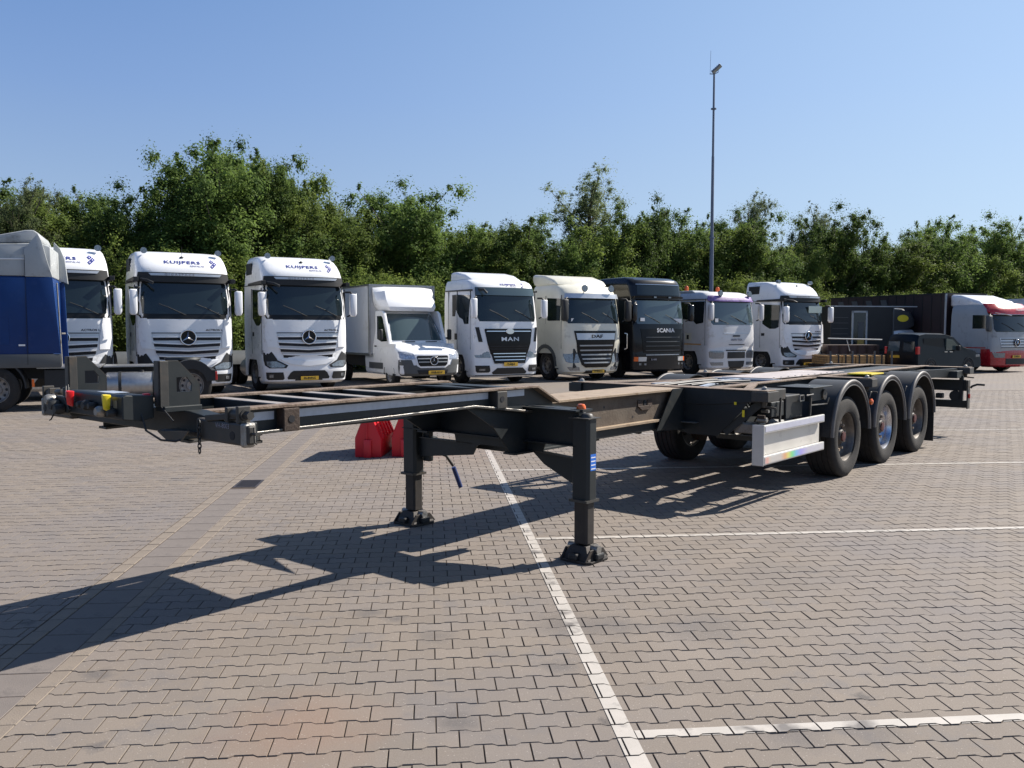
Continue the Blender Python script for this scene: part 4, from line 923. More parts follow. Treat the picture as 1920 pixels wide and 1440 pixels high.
# ----- star-badge tractors with tall roof (four)
def make_actros():
    root = thing('tractor_unit', '', 'truck')
    cab = Cab([(.9, .03, 1.235), (1.3, .0, 1.245), (2.05, .03, 1.245), (2.6, .12, 1.24), (3.1, .23, 1.225), (3.38, .24, 1.20), (3.55, .34, 1.185), (3.72, .50, 1.16), (3.86, .70, 1.13), (3.95, .95, 1.09), (4.0, 1.35, 1.03)], 2.28, c=.36, n=3.4)
    body = cab.body(.93, 4.0, 'cab', M_white, root)
    low = Cab([(.24, .16, 1.17), (.32, .02, 1.225), (.62, -.03, 1.25), (.95, -.01, 1.255), (1.28, .0, 1.258)], .72, c=.42, n=3.0)
    bump = low.body(.24, 1.1, 'bumper', M_white, root)
    common_under(root, M_white, 1.235)
    chassis(root)
    # windscreen, its black surround and the sun visor
    cab.patch([(2.10, -1.13, 1.13), (2.22, -1.19, 1.19), (3.12, -1.16, 1.16), (3.2, -1.14, 1.14)], .006, 'windscreen_surround', M_blackg, root)
    cab.patch([(2.24, -1.09, 1.09), (2.6, -1.12, 1.12), (3.06, -1.08, 1.08)], .014, 'windscreen', M_glass, root, th=.01)
    v = cab.patch([(3.10, -1.17, 1.17), (3.16, -1.18, 1.18), (3.36, -1.15, 1.15)], .10, 'sun_visor', M_black, root, th=.16)
    cab.patch([(3.27, -.86, .90), (3.335, -.92, .96)], .115, 'visor_strip', M_silver, v, th=.02)
    surf_text('visor_text', 'GIGASPACE', M_inkgrey, v, cab, -.15, 3.30, .075, 1.4, .001, 1.5, off=.125)
    surf_text('roof_text', 'KUIJPERS', M_inkblue, root, cab, -.02, 3.66, .165, 1.36, .002, 1.08, off=.012)
    surf_text('roof_subtext', 'RENTAL.NL', M_inkblue, root, cab, .36, 3.565, .06, 1.2, .0005, 1.05, off=.012)
    emblem(root, .76, 3.64, .135, cab.y, M_inkblue)
    MB().tube([(-.0, cab.y(0, 3.80) - .01, 3.80), (0, cab.y(0, 3.80) - .05, 4.10)], .005, 5).lathe([(0, .05), (.05, .02), (.06, 0), (0, -.01)], (0, cab.y(0, 3.80), 3.80), 'z', 10).build('aerial', M_black, root)
    for x in (-.95, .98):
        MB().cyl((x, .82, 3.97), (x, .68, 3.97), .07, .085, 12).build('roof_lamp', M_lamp, root, smooth=40)
    wipers(root, cab, 2.20, (-.02, .92))
    # bonnet panel, slatted grille, badge
    cab.patch([(1.28, -.98, .98), (2.08, -1.05, 1.05)], .012, 'front_panel', M_white, root)
    for sg in (-1, 1):
        xl, xr = (-1.20, -.90) if sg < 0 else (.90, 1.20)
        cab.patch([(1.30, xl + (.06 if sg < 0 else 0), xr - (.06 if sg > 0 else 0)), (1.6, xl, xr), (2.12, xl + (.0 if sg < 0 else .1), xr - (.1 if sg < 0 else 0))], .035, 'corner_deflector', M_white, root, nx=5)
    g = cab.patch([(.93, -.62, .62), (1.15, -.78, .78), (1.72, -.90, .90)], .016, 'grille_panel', M_silver, root)
    for z, hw in ((1.52, .86), (1.34, .84), (1.16, .80), (.99, .72)):
        (cab if z > .95 else low).patch([(z, -hw, hw), (z + .080, -hw - .01, hw + .01)], .024, 'grille_slot', M_slot, root, vee=.05 if z < 1.4 else .0, sub=1, th=.01)
        (cab if z > .95 else low).patch([(z + .081, -hw - .01, hw + .01), (z + .112, -hw - .03, hw + .03)], .05, 'grille_slat', M_white, root, vee=.05 if z < 1.4 else .0, sub=1, th=.05)
    cab.patch([(1.715, -.90, .90), (1.735, -.90, .90)], .03, 'grille_top_line', M_slot, root, sub=1, th=.02)
    low.patch([(.80, -.50, .50), (.90, -.78, .78), (.94, -.80, .80)], .035, 'grille_lip', M_white, root, vee=.10, th=.06)
    star(root, 0, cab.y(0, 1.62) - .05, 1.60, .20)
    surf_text('model_text', 'ACTROS L', M_ink, root, cab, .70, 1.80, .075, 1.3, .002, off=.014)
    # headlamps, intake, fog lamps
    for sg in (-1, 1):
        def rr(rows): return [(z, min(sg * a, sg * b), max(sg * a, sg * b)) for z, a, b in rows]
        low.patch(rr([(.70, .66, 1.10), (.78, .60, 1.20), (.93, .88, 1.225), (1.22, 1.06, 1.235)]), .012, 'headlamp_recess', M_black, root, nx=6, th=.02)
        h = low.patch(rr([(.72, .72, 1.06), (.78, .68, 1.15), (.90, .92, 1.17)]), .02, 'headlamp', M_lamp, root, nx=6, th=.02)
        low.patch(rr([(.36, .74, 1.12), (.40, .70, 1.16), (.58, .74, 1.18)]), .012, 'fog_lamp_recess', M_black, root, nx=6, th=.02)
        low.patch(rr([(.43, 1.0, 1.10), (.52, 1.0, 1.10)]), .02, 'fog_lamp', M_lamp, root, nx=4, th=.02)
    low.patch([(.37, -.60, .60), (.42, -.62, .62), (.56, -.54, .54), (.62, -.46, .46)], .012, 'air_intake', M_black, root, th=.02)
    low.patch([(.33, -.40, .40), (.43, -.40, .40)], .02, 'plate_holder', M_black, root, th=.03)
    # sides
    side(1.235, [(.42, 2.0), (.40, 2.95), (1.30, 3.0), (1.30, 2.15), (1.05, 2.0), (.9, 1.93), (.6, 1.93)], 'door_window', M_glass, root)
    side(1.18, [(1.55, 3.46), (1.55, 3.80), (2.12, 3.80), (2.12, 3.46)], 'roof_window', M_black, root, off=.03)
    side(1.235, [(.36, 1.1), (.37, 1.1), (.37, 3.02), (.36, 3.02)], 'door_gap', M_slot, root, off=.0145)
    side(1.235, [(1.42, 1.1), (1.43, 1.1), (1.43, 3.02), (1.42, 3.02)], 'door_gap', M_slot, root, off=.0145)
    side(1.235, [(.3, 3.10), (2.28, 3.13), (2.28, 3.145), (.3, 3.13)], 'roof_gap', M_slot, root, off=.0145)
    side(1.235, [(1.18, 1.62), (1.36, 1.62), (1.36, 1.74), (1.18, 1.74)], 'door_handle', M_slot, root)
    for sg in (-1, 1): MB().prism([(.1, 3.10), (1.6, 3.13), (1.6, 3.19), (.1, 3.22)], 'x', min(sg * 1.18, sg * 1.30), max(sg * 1.18, sg * 1.30)).build('side_visor', M_black, root, .01)
    MB().tube([(-1.1, .2, 3.16), (-1.0, -.1, 3.12), (-.86, -.16, 3.05)], .04, 8).build('front_mirror', M_black, root, smooth=60)
    mirror(root, M_white, 1.28, -.04, 2.88, .68, .19)
    MB().box(.35, .95, -.02, .0, 2.5, 2.7) if 0 else None
    return root
TH = R_(31); D0 = 24.4
Rr = Vector((math.cos(TH), math.sin(TH), 0)); Nn = Vector((math.sin(TH), -math.cos(TH), 0))
def row_pos(px, back=0.0):
    """place on the line of the truck fronts straight behind image column px"""
    P0 = -Nn * (D0 + back); dr_ = Vector(((px - 960) / 1620, 1, 0)); t = P0.dot(Nn) / dr_.dot(Nn); return dr_ * t
ac = make_actros()
ac_pl = {}
spots = [(ac, 353, 'white tractor unit with four slat grille second from the left, behind the black headboard post', None, .985),
         (None, 114, 'white tractor unit half hidden behind the blue truck cab', None, .985),
         (None, 579, 'white tractor unit with roof lettering parked directly left of the white box van', '05-BVH-5', .985),
         (None, 1513, 'white tall-roofed tractor unit right of the purple visored truck, with pale windscreen reflection', None, .95)]
for o, px, lb, pl, zs in spots:
    r = o or copy_tree(ac); r['label'] = lb; r['category'] = 'truck'; r['group'] = 'tall white tractor units with slatted grilles'
    r.location = row_pos(px); r.rotation_euler = (0, 0, TH); r.scale = (1, 1, zs)
    ac_pl[px] = r
plate(ac_pl[579], 0, -.06, .40, '05-BVH-5'); plate(ac_pl[353], 0, -.06, .40, '73-BVH-2'); plate(ac_pl[1513], 0, -.06, .40, '18-BTL-9'); plate(ac_pl[114], 0, -.06, .40, '41-BVK-6')
# the reflection of a bright roller door seen in the last windscreen: a pale panel painted over the glass
MB().box(.15, .95, .02, .03, 2.62, 2.92).build('windscreen_reflection', mat('pale_green_reflection', (.45, .55, .50), .4), ac_pl[1513], loc=(0, .06, 0))

# ----- white tractor with black tapered grille
def make_man_new():
    root = thing('tractor_unit', 'white tractor unit with tapering black grille and chrome letters right of the box van', 'truck')
    cab = Cab([(.9, .02, 1.235), (1.3, .0, 1.245), (1.95, .05, 1.245), (2.6, .17, 1.24), (2.95, .24, 1.22), (3.12, .30, 1.20), (3.22, .40, 1.17), (3.30, .60, 1.12)], 2.28, c=.34, n=3.4)
    cab.body(.93, 3.30, 'cab', M_white, root)
    low = Cab([(.22, .14, 1.18), (.30, .02, 1.23), (.55, -.03, 1.25), (.80, .0, 1.25), (1.2, .02, 1.25)], .72, c=.40, n=3.0)
    low.body(.22, 1.1, 'bumper', M_white, root); common_under(root, M_white, 1.235, zt=1.2); chassis(root)
    MB().prism([(.75, 3.28), (1.3, 3.50), (1.9, 3.60), (2.3, 3.60), (2.35, 3.28)], 'x', -1.0, 1.0).build('roof_deflector', M_white, root, .08, smooth=50)
    cab.patch([(1.98, -1.05, 1.05), (2.1, -1.10, 1.10), (2.86, -1.10, 1.10), (3.04, -1.06, 1.06)], .008, 'windscreen', M_glass, root, th=.01)
    cab.patch([(2.80, -1.12, 1.12), (3.05, -1.10, 1.10)], .06, 'sun_visor', M_glass2, root, th=.03)
    surf_text('roof_text', 'KUIJPERS', M_inkblue, root, cab, .12, 3.155, .105, 1.5, .003, off=.012); surf_text('roof_subtext', 'RENTAL.NL', M_inkblue, root, cab, .30, 3.09, .04, 1.3, .001, off=.02)
    emblem(root, .68, 3.15, .10, cab.y, M_inkblue)
    wipers(root, cab, 2.03, (-.02, .92))
    # grille panel
    cab.patch([(.95, -.70, .70), (1.30, -.82, .82), (1.72, -.90, .90), (1.75, -.88, .88)], .02, 'grille_panel', M_blackg, root, th=.03)
    low.patch([(.66, -.58, .58), (.95, -.68, .68)], .03, 'grille_panel', M_blackg, root, th=.03)
    for z, hw, m_ in ((1.10, .70, M_slot), (1.18, .72, M_slot)): cab.patch([(z, -hw, hw), (z + .03, -hw, hw)], .03, 'grille_slot', m_, root, sub=1, th=.01)
    for z, hw in ((.96, .62), (.86, .60), (.76, .56)): low.patch([(z, -hw, hw), (z + .022, -hw, hw)], .04, 'chrome_slat', M_chrome, root, sub=1, th=.02)
    cab.patch([(1.66, -.86, .86), (1.685, -.82, .82)], .035, 'chrome_line', M_chrome, root, sub=1, th=.02, vee=-.0)
    b = MB().lathe([(0, 0), (.11, 0), (.12, .02), (0, .02)], (0, cab.y(0, 1.66) - .06, 1.665), 'y', 18).build('badge', M_chrome, root, smooth=40); b.scale = (1.35, 1, .75); b.location = (0, 0, 1.665 * .25)
    surf_text('name_text', 'MAN', M_silver, root, cab, 0, 1.42, .17, 1.7, .004, 1.15, off=.04)
    low.patch([(.32, -.62, .62), (.38, -.66, .66), (.52, -.48, .48)], .015, 'air_intake', M_black, root, th=.02)
    low.patch([(.27, -1.15, 1.15), (.30, -1.17, 1.17)], .02, 'bumper_gap', M_slot, root, sub=1, th=.01)
    for sg in (-1, 1):
        def rr(rows): return [(z, min(sg * a, sg * b), max(sg * a, sg * b)) for z, a, b in rows]
        low.patch(rr([(.84, .72, 1.12), (.86, .70, 1.18), (1.02, .76, 1.22), (1.04, .80, 1.2)]), .014, 'headlamp', M_lamp, root, nx=6, th=.02)
        low.patch(rr([(.38, .78, 1.12), (.42, .72, 1.16), (.60, .76, 1.19)]), .014, 'fog_lamp_recess', M_black, root, nx=6, th=.02)
        low.patch(rr([(.44, .90, 1.08), (.50, .90, 1.08)]), .022, 'fog_lamp', M_lamp, root, nx=4, th=.02)
        cab.patch(rr([(1.34, .98, 1.10), (1.80, 1.08, 1.18)]), .02, 'corner_slot', M_black, root, nx=3, th=.02)
    side(1.235, [(.55, 1.90), (.45, 2.80), (1.42, 2.84), (1.42, 2.35), (1.2, 2.12), (.95, 2.05), (.85, 1.90)], 'door_window', M_glass, root)
    side(1.235, [(1.5, 2.15), (1.42, 2.4), (1.42, 2.84), (1.7, 2.84), (1.7, 2.15)], 'rear_window', M_black, root)
    for y in (.42, 1.35, 1.98): side(1.235, [(y, 1.1), (y + .01, 1.1), (y + .01, 2.95), (y, 2.95)], 'door_gap', M_slot, root, off=.0145)
    side(1.235, [(1.35, 1.40), (1.55, 1.40), (1.55, 1.60), (1.35, 1.60)], 'door_handle', M_slot, root)
    side(1.235, [(.3, 2.92), (2.28, 2.96), (2.28, 2.99), (.3, 2.98)], 'roof_gap', M_black, root, off=.015)
    side(1.235, [(1.56, 1.36), (2.0, 1.36), (2.0, 1.365), (1.56, 1.365)], 'panel_gap', M_slot, root, off=.0145)
    plate(root, 0, low.y(0, .62) - .05, .63, '72-BSJ-3')
    MB().tube([(-1.0, .35, 2.98), (-.95, .05, 2.96), (-.86, .0, 2.85)], .04, 8).build('front_mirror', M_black, root, smooth=60)
    mirror(root, M_white, 1.28, .02, 2.68, .60, .19); return root
t = make_man_new(); t.location = row_pos(956); t.rotation_euler = (0, 0, TH); t.scale = (1, 1, 1.04)

# ----- cream tractor with two roof lamps
def make_daf():
    root = thing('tractor_unit', 'cream tractor unit with black slatted grille, silver name bar and two round roof lamps', 'truck')
    cab = Cab([(.9, .05, 1.22), (1.3, .0, 1.24), (1.9, .05, 1.24), (2.6, .18, 1.23), (2.85, .25, 1.22), (2.95, .27, 1.20), (3.12, .38, 1.17), (3.22, .55, 1.12), (3.28, .85, 1.06)], 2.28, c=.36, n=3.0)
    cab.body(.93, 3.28, 'cab', M_cream, root)
    low = Cab([(.24, .16, 1.15), (.32, .05, 1.2), (.6, .0, 1.24), (.95, .03, 1.24), (1.2, .04, 1.24)], .72, c=.45, n=2.7)
    low.body(.24, 1.1, 'bumper', M_cream, root); common_under(root, M_cream, 1.225, r=.62); chassis(root)
    MB().prism([(.85, 3.26), (1.1, 3.45), (1.7, 3.62), (2.45, 3.68), (2.50, 3.50), (2.35, 3.26)], 'x', -1.12, 1.12).build('roof_deflector', M_cream, root, .09, smooth=50)
    cab.patch([(1.95, -1.08, 1.08), (2.05, -1.13, 1.13), (2.80, -1.10, 1.10), (2.86, -1.05, 1.05)], .008, 'windscreen', M_glass, root, th=.01)
    cab.patch([(2.80, -1.17, 1.17), (2.96, -1.12, 1.12)], .13, 'sun_visor', M_silver, root, th=.03)
    wipers(root, cab, 2.0, (.1, .98))
    cab.patch([(.93, -.76, .76), (1.70, -.90, .90)], .02, 'grille_panel', M_blackg, root, th=.03)
    low.patch([(.46, -.46, .46), (.56, -.62, .62), (.95, -.77, .77)], .03, 'grille_panel', M_blackg, root, th=.03)
    cab.patch([(1.40, -.80, .80), (1.62, -.84, .84)], .035, 'name_bar', M_silver, root, th=.03)
    surf_text('name_text', 'DAF', M_ink, root, cab, 0, 1.51, .15, 1.7, .004, 1.05, off=.045)
    for z, hw in ((1.18, .70), (1.02, .68)): cab.patch([(z, -hw, hw), (z + .045, -hw - .01, hw + .01)], .045, 'grille_slat', M_silver if 0 else M_greyl, root, sub=1, th=.03)
    for z, hw in ((.87, .64), (.73, .60), (.60, .54)): low.patch([(z, -hw, hw), (z + .045, -hw - .01, hw + .01)], .05, 'grille_slat', M_greyl, root, sub=1, th=.03)
    for sg in (-1, 1):
        def rr(rows): return [(z, min(sg * a, sg * b), max(sg * a, sg * b)) for z, a, b in rows]
        low.patch(rr([(.62, .74, 1.04), (.66, .70, 1.14), (.86, .74, 1.20), (.98, .86, 1.2)]), .014, 'headlamp', M_lamp, root, nx=6, th=.02)
        low.patch(rr([(.36, .66, 1.0), (.48, .70, 1.10)]), .014, 'fog_lamp', M_lamp, root, nx=5, th=.02)
    low.patch([(.26, -.50, .50), (.36, -.42, .42)], .012, 'lower_intake', M_black, root, th=.02)
    side(1.225, [(.48, 2.0), (.45, 2.78), (1.28, 2.82), (1.28, 2.06), (.95, 1.98)], 'door_window', M_glass, root)
    for y in (.40, 1.38): side(1.225, [(y, 1.1), (y + .01, 1.1), (y + .01, 2.9), (y, 2.9)], 'door_gap', M_slot, root, off=.0145)
    side(1.225, [(1.06, 1.42), (1.22, 1.42), (1.22, 1.56), (1.06, 1.56)], 'door_handle', M_slot, root)
    for sg in (-1, 1): MB().loft([[(x, 1.42 + q * math.cos(R_(a_)), .5 + q * math.sin(R_(a_))) for q, x in ((.74, sg * 1.20), (.74, sg * 1.245), (.61, sg * 1.25), (.61, sg * 1.20))] for a_ in range(0, 186, 12)]).build('arch_trim', M_greyp, root, smooth=40)
    mirror(root, M_black, 1.30, .02, 2.74, .72, .22)
    for x in (-.42, .72):
        MB().lathe([(0, 0), (.11, 0), (.125, .03), (.10, .09), (0, .10)], (x, .12, 3.13), 'y', 20).build('roof_lamp', M_lamp, root, smooth=40)
        MB().tube([(x, .2, 3.08), (x, .22, 2.98), (x - .1, .2, 2.94)], .015, 6).build('lamp_bracket', M_steel, root)
    MB().tube([(1.22, .0, 1.62), (1.30, -.05, 1.60), (1.30, -.05, 1.1), (1.22, 0, 1.06)], .018, 6).build('grab_handle', M_chrome, root, smooth=60)
    MB().box(-.98, -.82, -.02, -.012, 2.02, 2.12).build('screen_sticker', M_inkwhite, root, loc=(0, .18, 0))
    plate(root, .1, low.y(0, .30) - .03, .33, '99-BGZ-6'); return root
t = make_daf(); t.location = row_pos(1119); t.rotation_euler = (0, 0, TH); t.scale = (1, 1, 1.03)

# ----- black tractor
def make_scania():
    root = thing('tractor_unit', 'glossy black tractor unit with silver lettering above its slatted grille', 'truck')
    cab = Cab([(.9, .02, 1.235), (1.3, .0, 1.245), (1.95, .05, 1.245), (2.6, .15, 1.24), (2.95, .22, 1.22), (3.0, .20, 1.22), (3.45, .28, 1.2), (3.6, .38, 1.16), (3.70, .62, 1.10), (3.74, 1.0, 1.0)], 2.30, c=.30, n=3.6)
    cab.body(.93, 3.74, 'cab', M_blackp, root)
    low = Cab([(.26, .10, 1.2), (.34, .0, 1.24), (.9, .0, 1.25), (1.2, .02, 1.25)], .72, c=.34, n=3.4)
    low.body(.26, 1.1, 'bumper', M_blackp, root); common_under(root, M_blackp, 1.235); chassis(root)
    MB().box(-1.0, 1.0, 2.3, 2.9, 3.1, 3.72).build('rear_fairing', M_blackp, root, .05)
    cab.patch([(2.0, -1.08, 1.08), (2.1, -1.12, 1.12), (2.86, -1.10, 1.10)], .008, 'windscreen', M_glass2, root, th=.01)
    cab.patch([(3.06, -1.0, 1.0), (3.42, -.98, .98)], .012, 'roof_window', M_glass, root, th=.01)
    cab.patch([(2.90, -1.16, 1.16), (3.02, -1.15, 1.15)], .12, 'sun_visor', M_blackg, root, th=.04)
    cab.patch([(3.44, -1.02, 1.02), (3.455, -1.02, 1.02)], .014, 'chrome_line', M_chrome, root, sub=1, th=.01)
    for x in (-.35, .35): MB().box(x - .06, x + .06, .05, .06, 2.95, 3.0).build('marker_lamp', M_lamp, root)
    cab.patch([(.95, -.88, .88), (1.82, -.98, .98)], .02, 'grille_panel', M_blackg, root, th=.03)
    surf_text('name_text', 'SCANIA', M_inkwhite, root, cab, .12, 1.76, .20, 1.15, .006, 1.05, off=.04)
    for z in (1.50, 1.34, 1.18, 1.02): cab.patch([(z, -.80, .80), (z + .03, -.80, .80)], .05, 'grille_slat', M_greyp, root, sub=1, th=.04)
    low.patch([(.86, -.78, .78), (.885, -.78, .78)], .04, 'chrome_slat', M_silver, root, sub=1, th=.03)
    text('model_text', 'R 490', M_inkgrey, root, (-.45, -.03, .70), .09, xs=1.2, bold=.002)
    for sg in (-1, 1):
        def rr(rows): return [(z, min(sg * a, sg * b), max(sg * a, sg * b)) for z, a, b in rows]
        low.patch(rr([(.64, .76, 1.06), (.80, .74, 1.06)]), .014, 'headlamp', mat('bright_headlamp', (.6, .6, .58), .15, .3), root, nx=5, th=.02)
        low.patch(rr([(.64, 1.07, 1.2), (.80, 1.07, 1.2)]), .014, 'indicator', M_orange, root, nx=4, th=.02)
        for x in (.80, 1.0): low.patch(rr([(.50, x - .04, x + .04), (.57, x - .04, x + .04)]), .012, 'fog_lamp', M_lamp, root, nx=3, th=.01)
    side(1.235, [(.48, 2.0), (.45, 2.85), (1.28, 2.88), (1.28, 2.06)], 'door_window', M_glass, root)
    MB().box(-1.0, -.80, .09, .1, 2.1, 2.22).build('screen_sticker', M_inkwhite, root)
    MB().box(.55, .98, .09, .1, 2.04, 2.20).build('dashboard_papers', M_inkwhite, root)
    wipers(root, cab, 2.03, (-.1, .85)); mirror(root, M_blackp, 1.30, .04, 2.72, .62, .20); return root
t = make_scania(); t.location = row_pos(1243); t.rotation_euler = (0, 0, TH)

# ----- older white tractor with purple visor
def make_man_old():
    root = thing('tractor_unit', 'older white tractor unit with purple sun visor, orange beacons and a small bumper grille', 'truck')
    cab = Cab([(.9, .04, 1.23), (1.3, .0, 1.24), (1.9, .04, 1.24), (2.6, .15, 1.23), (2.85, .20, 1.22), (3.0, .28, 1.19), (3.12, .42, 1.13), (3.18, .7, 1.05)], 2.28, c=.30, n=3.2)
    cab.body(.93, 3.18, 'cab', M_white2, root)
    low = Cab([(.24, .10, 1.18), (.32, .02, 1.23), (.9, .0, 1.25), (1.25, .03, 1.25)], .72, c=.34, n=3.0)
    low.body(.24, 1.15, 'bumper', M_white2, root); common_under(root, M_white2, 1.23, r=.62); chassis(root)
    cab.patch([(1.92, -1.05, 1.05), (2.0, -1.12, 1.12), (2.80, -1.10, 1.10), (2.86, -1.05, 1.05)], .008, 'windscreen', M_glass2, root, th=.01)
    cab.patch([(2.80, -1.18, 1.18), (2.88, -1.20, 1.20), (3.02, -1.12, 1.12)], .12, 'sun_visor', M_purple, root, th=.04)
    wipers(root, cab, 1.96, (-.35, .62), lean=-.6)
    cab.patch([(1.58, -.62, .75), (1.61, -.62, .75)], .02, 'chrome_line', M_silver, root, sub=1, th=.02)
    MB().box(-.14, .22, cab.y(0, 1.5) - .03, cab.y(0, 1.5), 1.48, 1.53).build('slot', M_slot, root)
    surf_text('name_text', 'MAN TGX', M_inkgrey, root, cab, .05, 1.36, .10, 1.3, .004, off=.015)
    cab.patch([(1.16, -.35, .50), (1.19, -.35, .50)], .01, 'slot', M_slot, root, sub=1, th=.01)
    low.patch([(.66, -.42, .52), (.90, -.42, .52)], .014, 'upper_grille', M_black, root, th=.02)
    low.patch([(.32, -.28, .40), (.36, -.34, .46), (.56, -.38, .50)], .014, 'lower_grille', M_black, root, th=.02)
    cab.patch([(.96, -1.18, 1.18), (.98, -1.18, 1.18)], .01, 'bumper_gap', M_slot, root, sub=1, th=.01)
    low.patch([(.94, -.50, .60), (.985, -.50, .60)], .016, 'bumper_gap', M_slot, root, sub=1, th=.01)
    for sg in (-1, 1):
        def rr(rows): return [(z, min(sg * a, sg * b), max(sg * a, sg * b)) for z, a, b in rows]
        low.patch(rr([(.66, .64, 1.10), (.70, .60, 1.18), (.90, .60, 1.20), (.95, .66, 1.16)]), .014, 'headlamp', M_lamp, root, nx=6, th=.02)
        low.patch(rr([(.40, .62, 1.10), (.52, .62, 1.16)]), .014, 'fog_lamp', M_lamp, root, nx=5, th=.02)
    side(1.23, [(.50, 2.0), (.46, 2.80), (1.75, 2.80), (1.75, 2.15), (1.1, 2.1), (.9, 1.95)], 'door_window', M_glass, root)
    side(1.23, [(.62, 1.16), (2.28, 1.18), (2.28, 1.23), (.62, 1.21)], 'orange_stripe', mat('orange_stripe', (.55, .30, .10), .5), root)
    side(1.23, [(1.15, 1.32), (1.5, 1.32), (1.5, 1.62), (1.15, 1.62)], 'hatch', M_cream, root); side(1.23, [(1.3, 1.38), (1.42, 1.38), (1.42, 1.54), (1.3, 1.54)], 'door_handle', M_slot, root, off=.018)
    side(1.23, [(.40, 1.1), (.41, 1.1), (.41, 2.9), (.40, 2.9)], 'door_gap', M_slot, root, off=.0145); side(1.23, [(.3, 2.86), (2.28, 2.88), (2.28, 2.91), (.3, 2.89)], 'roof_gap', M_greyp, root, off=.015)
    MB().prism([(1.0, 3.1), (2.3, 3.1), (2.3, 3.24), (1.3, 3.24)], 'x', -1.12, -.2).build('roof_box', M_greyl, root, .04)
    for x in (-.65, .90):
        MB().lathe([(0, 0), (.10, 0), (.12, .03), (.09, .10), (0, .11)], (x, .16, 3.10), 'y', 20).build('roof_lamp', M_lamp, root, smooth=40)
    for x in (-.85, .85):
        MB().lathe([(.08, 0), (.085, .03), (.08, .16), (.05, .20), (0, .21)], (x, 1.9, 3.24), 'z', 16).cyl((x, 1.9, 3.15), (x, 1.9, 3.25), .05).build('beacon', M_orange, root, smooth=40)
    MB().box(-1.0, -.84, .10, .11, 2.02, 2.16).build('screen_sticker', M_inkwhite, root)
    mirror(root, M_white2, 1.28, .0, 2.70, .62, .18)
    low.patch([(.26, -.28, .36), (.34, -.28, .36)], .02, 'tow_cover', M_black, root, th=.02); return root
t = make_man_old(); t.location = row_pos(1379); t.rotation_euler = (0, 0, TH); t.scale = (1, 1, 1.03)

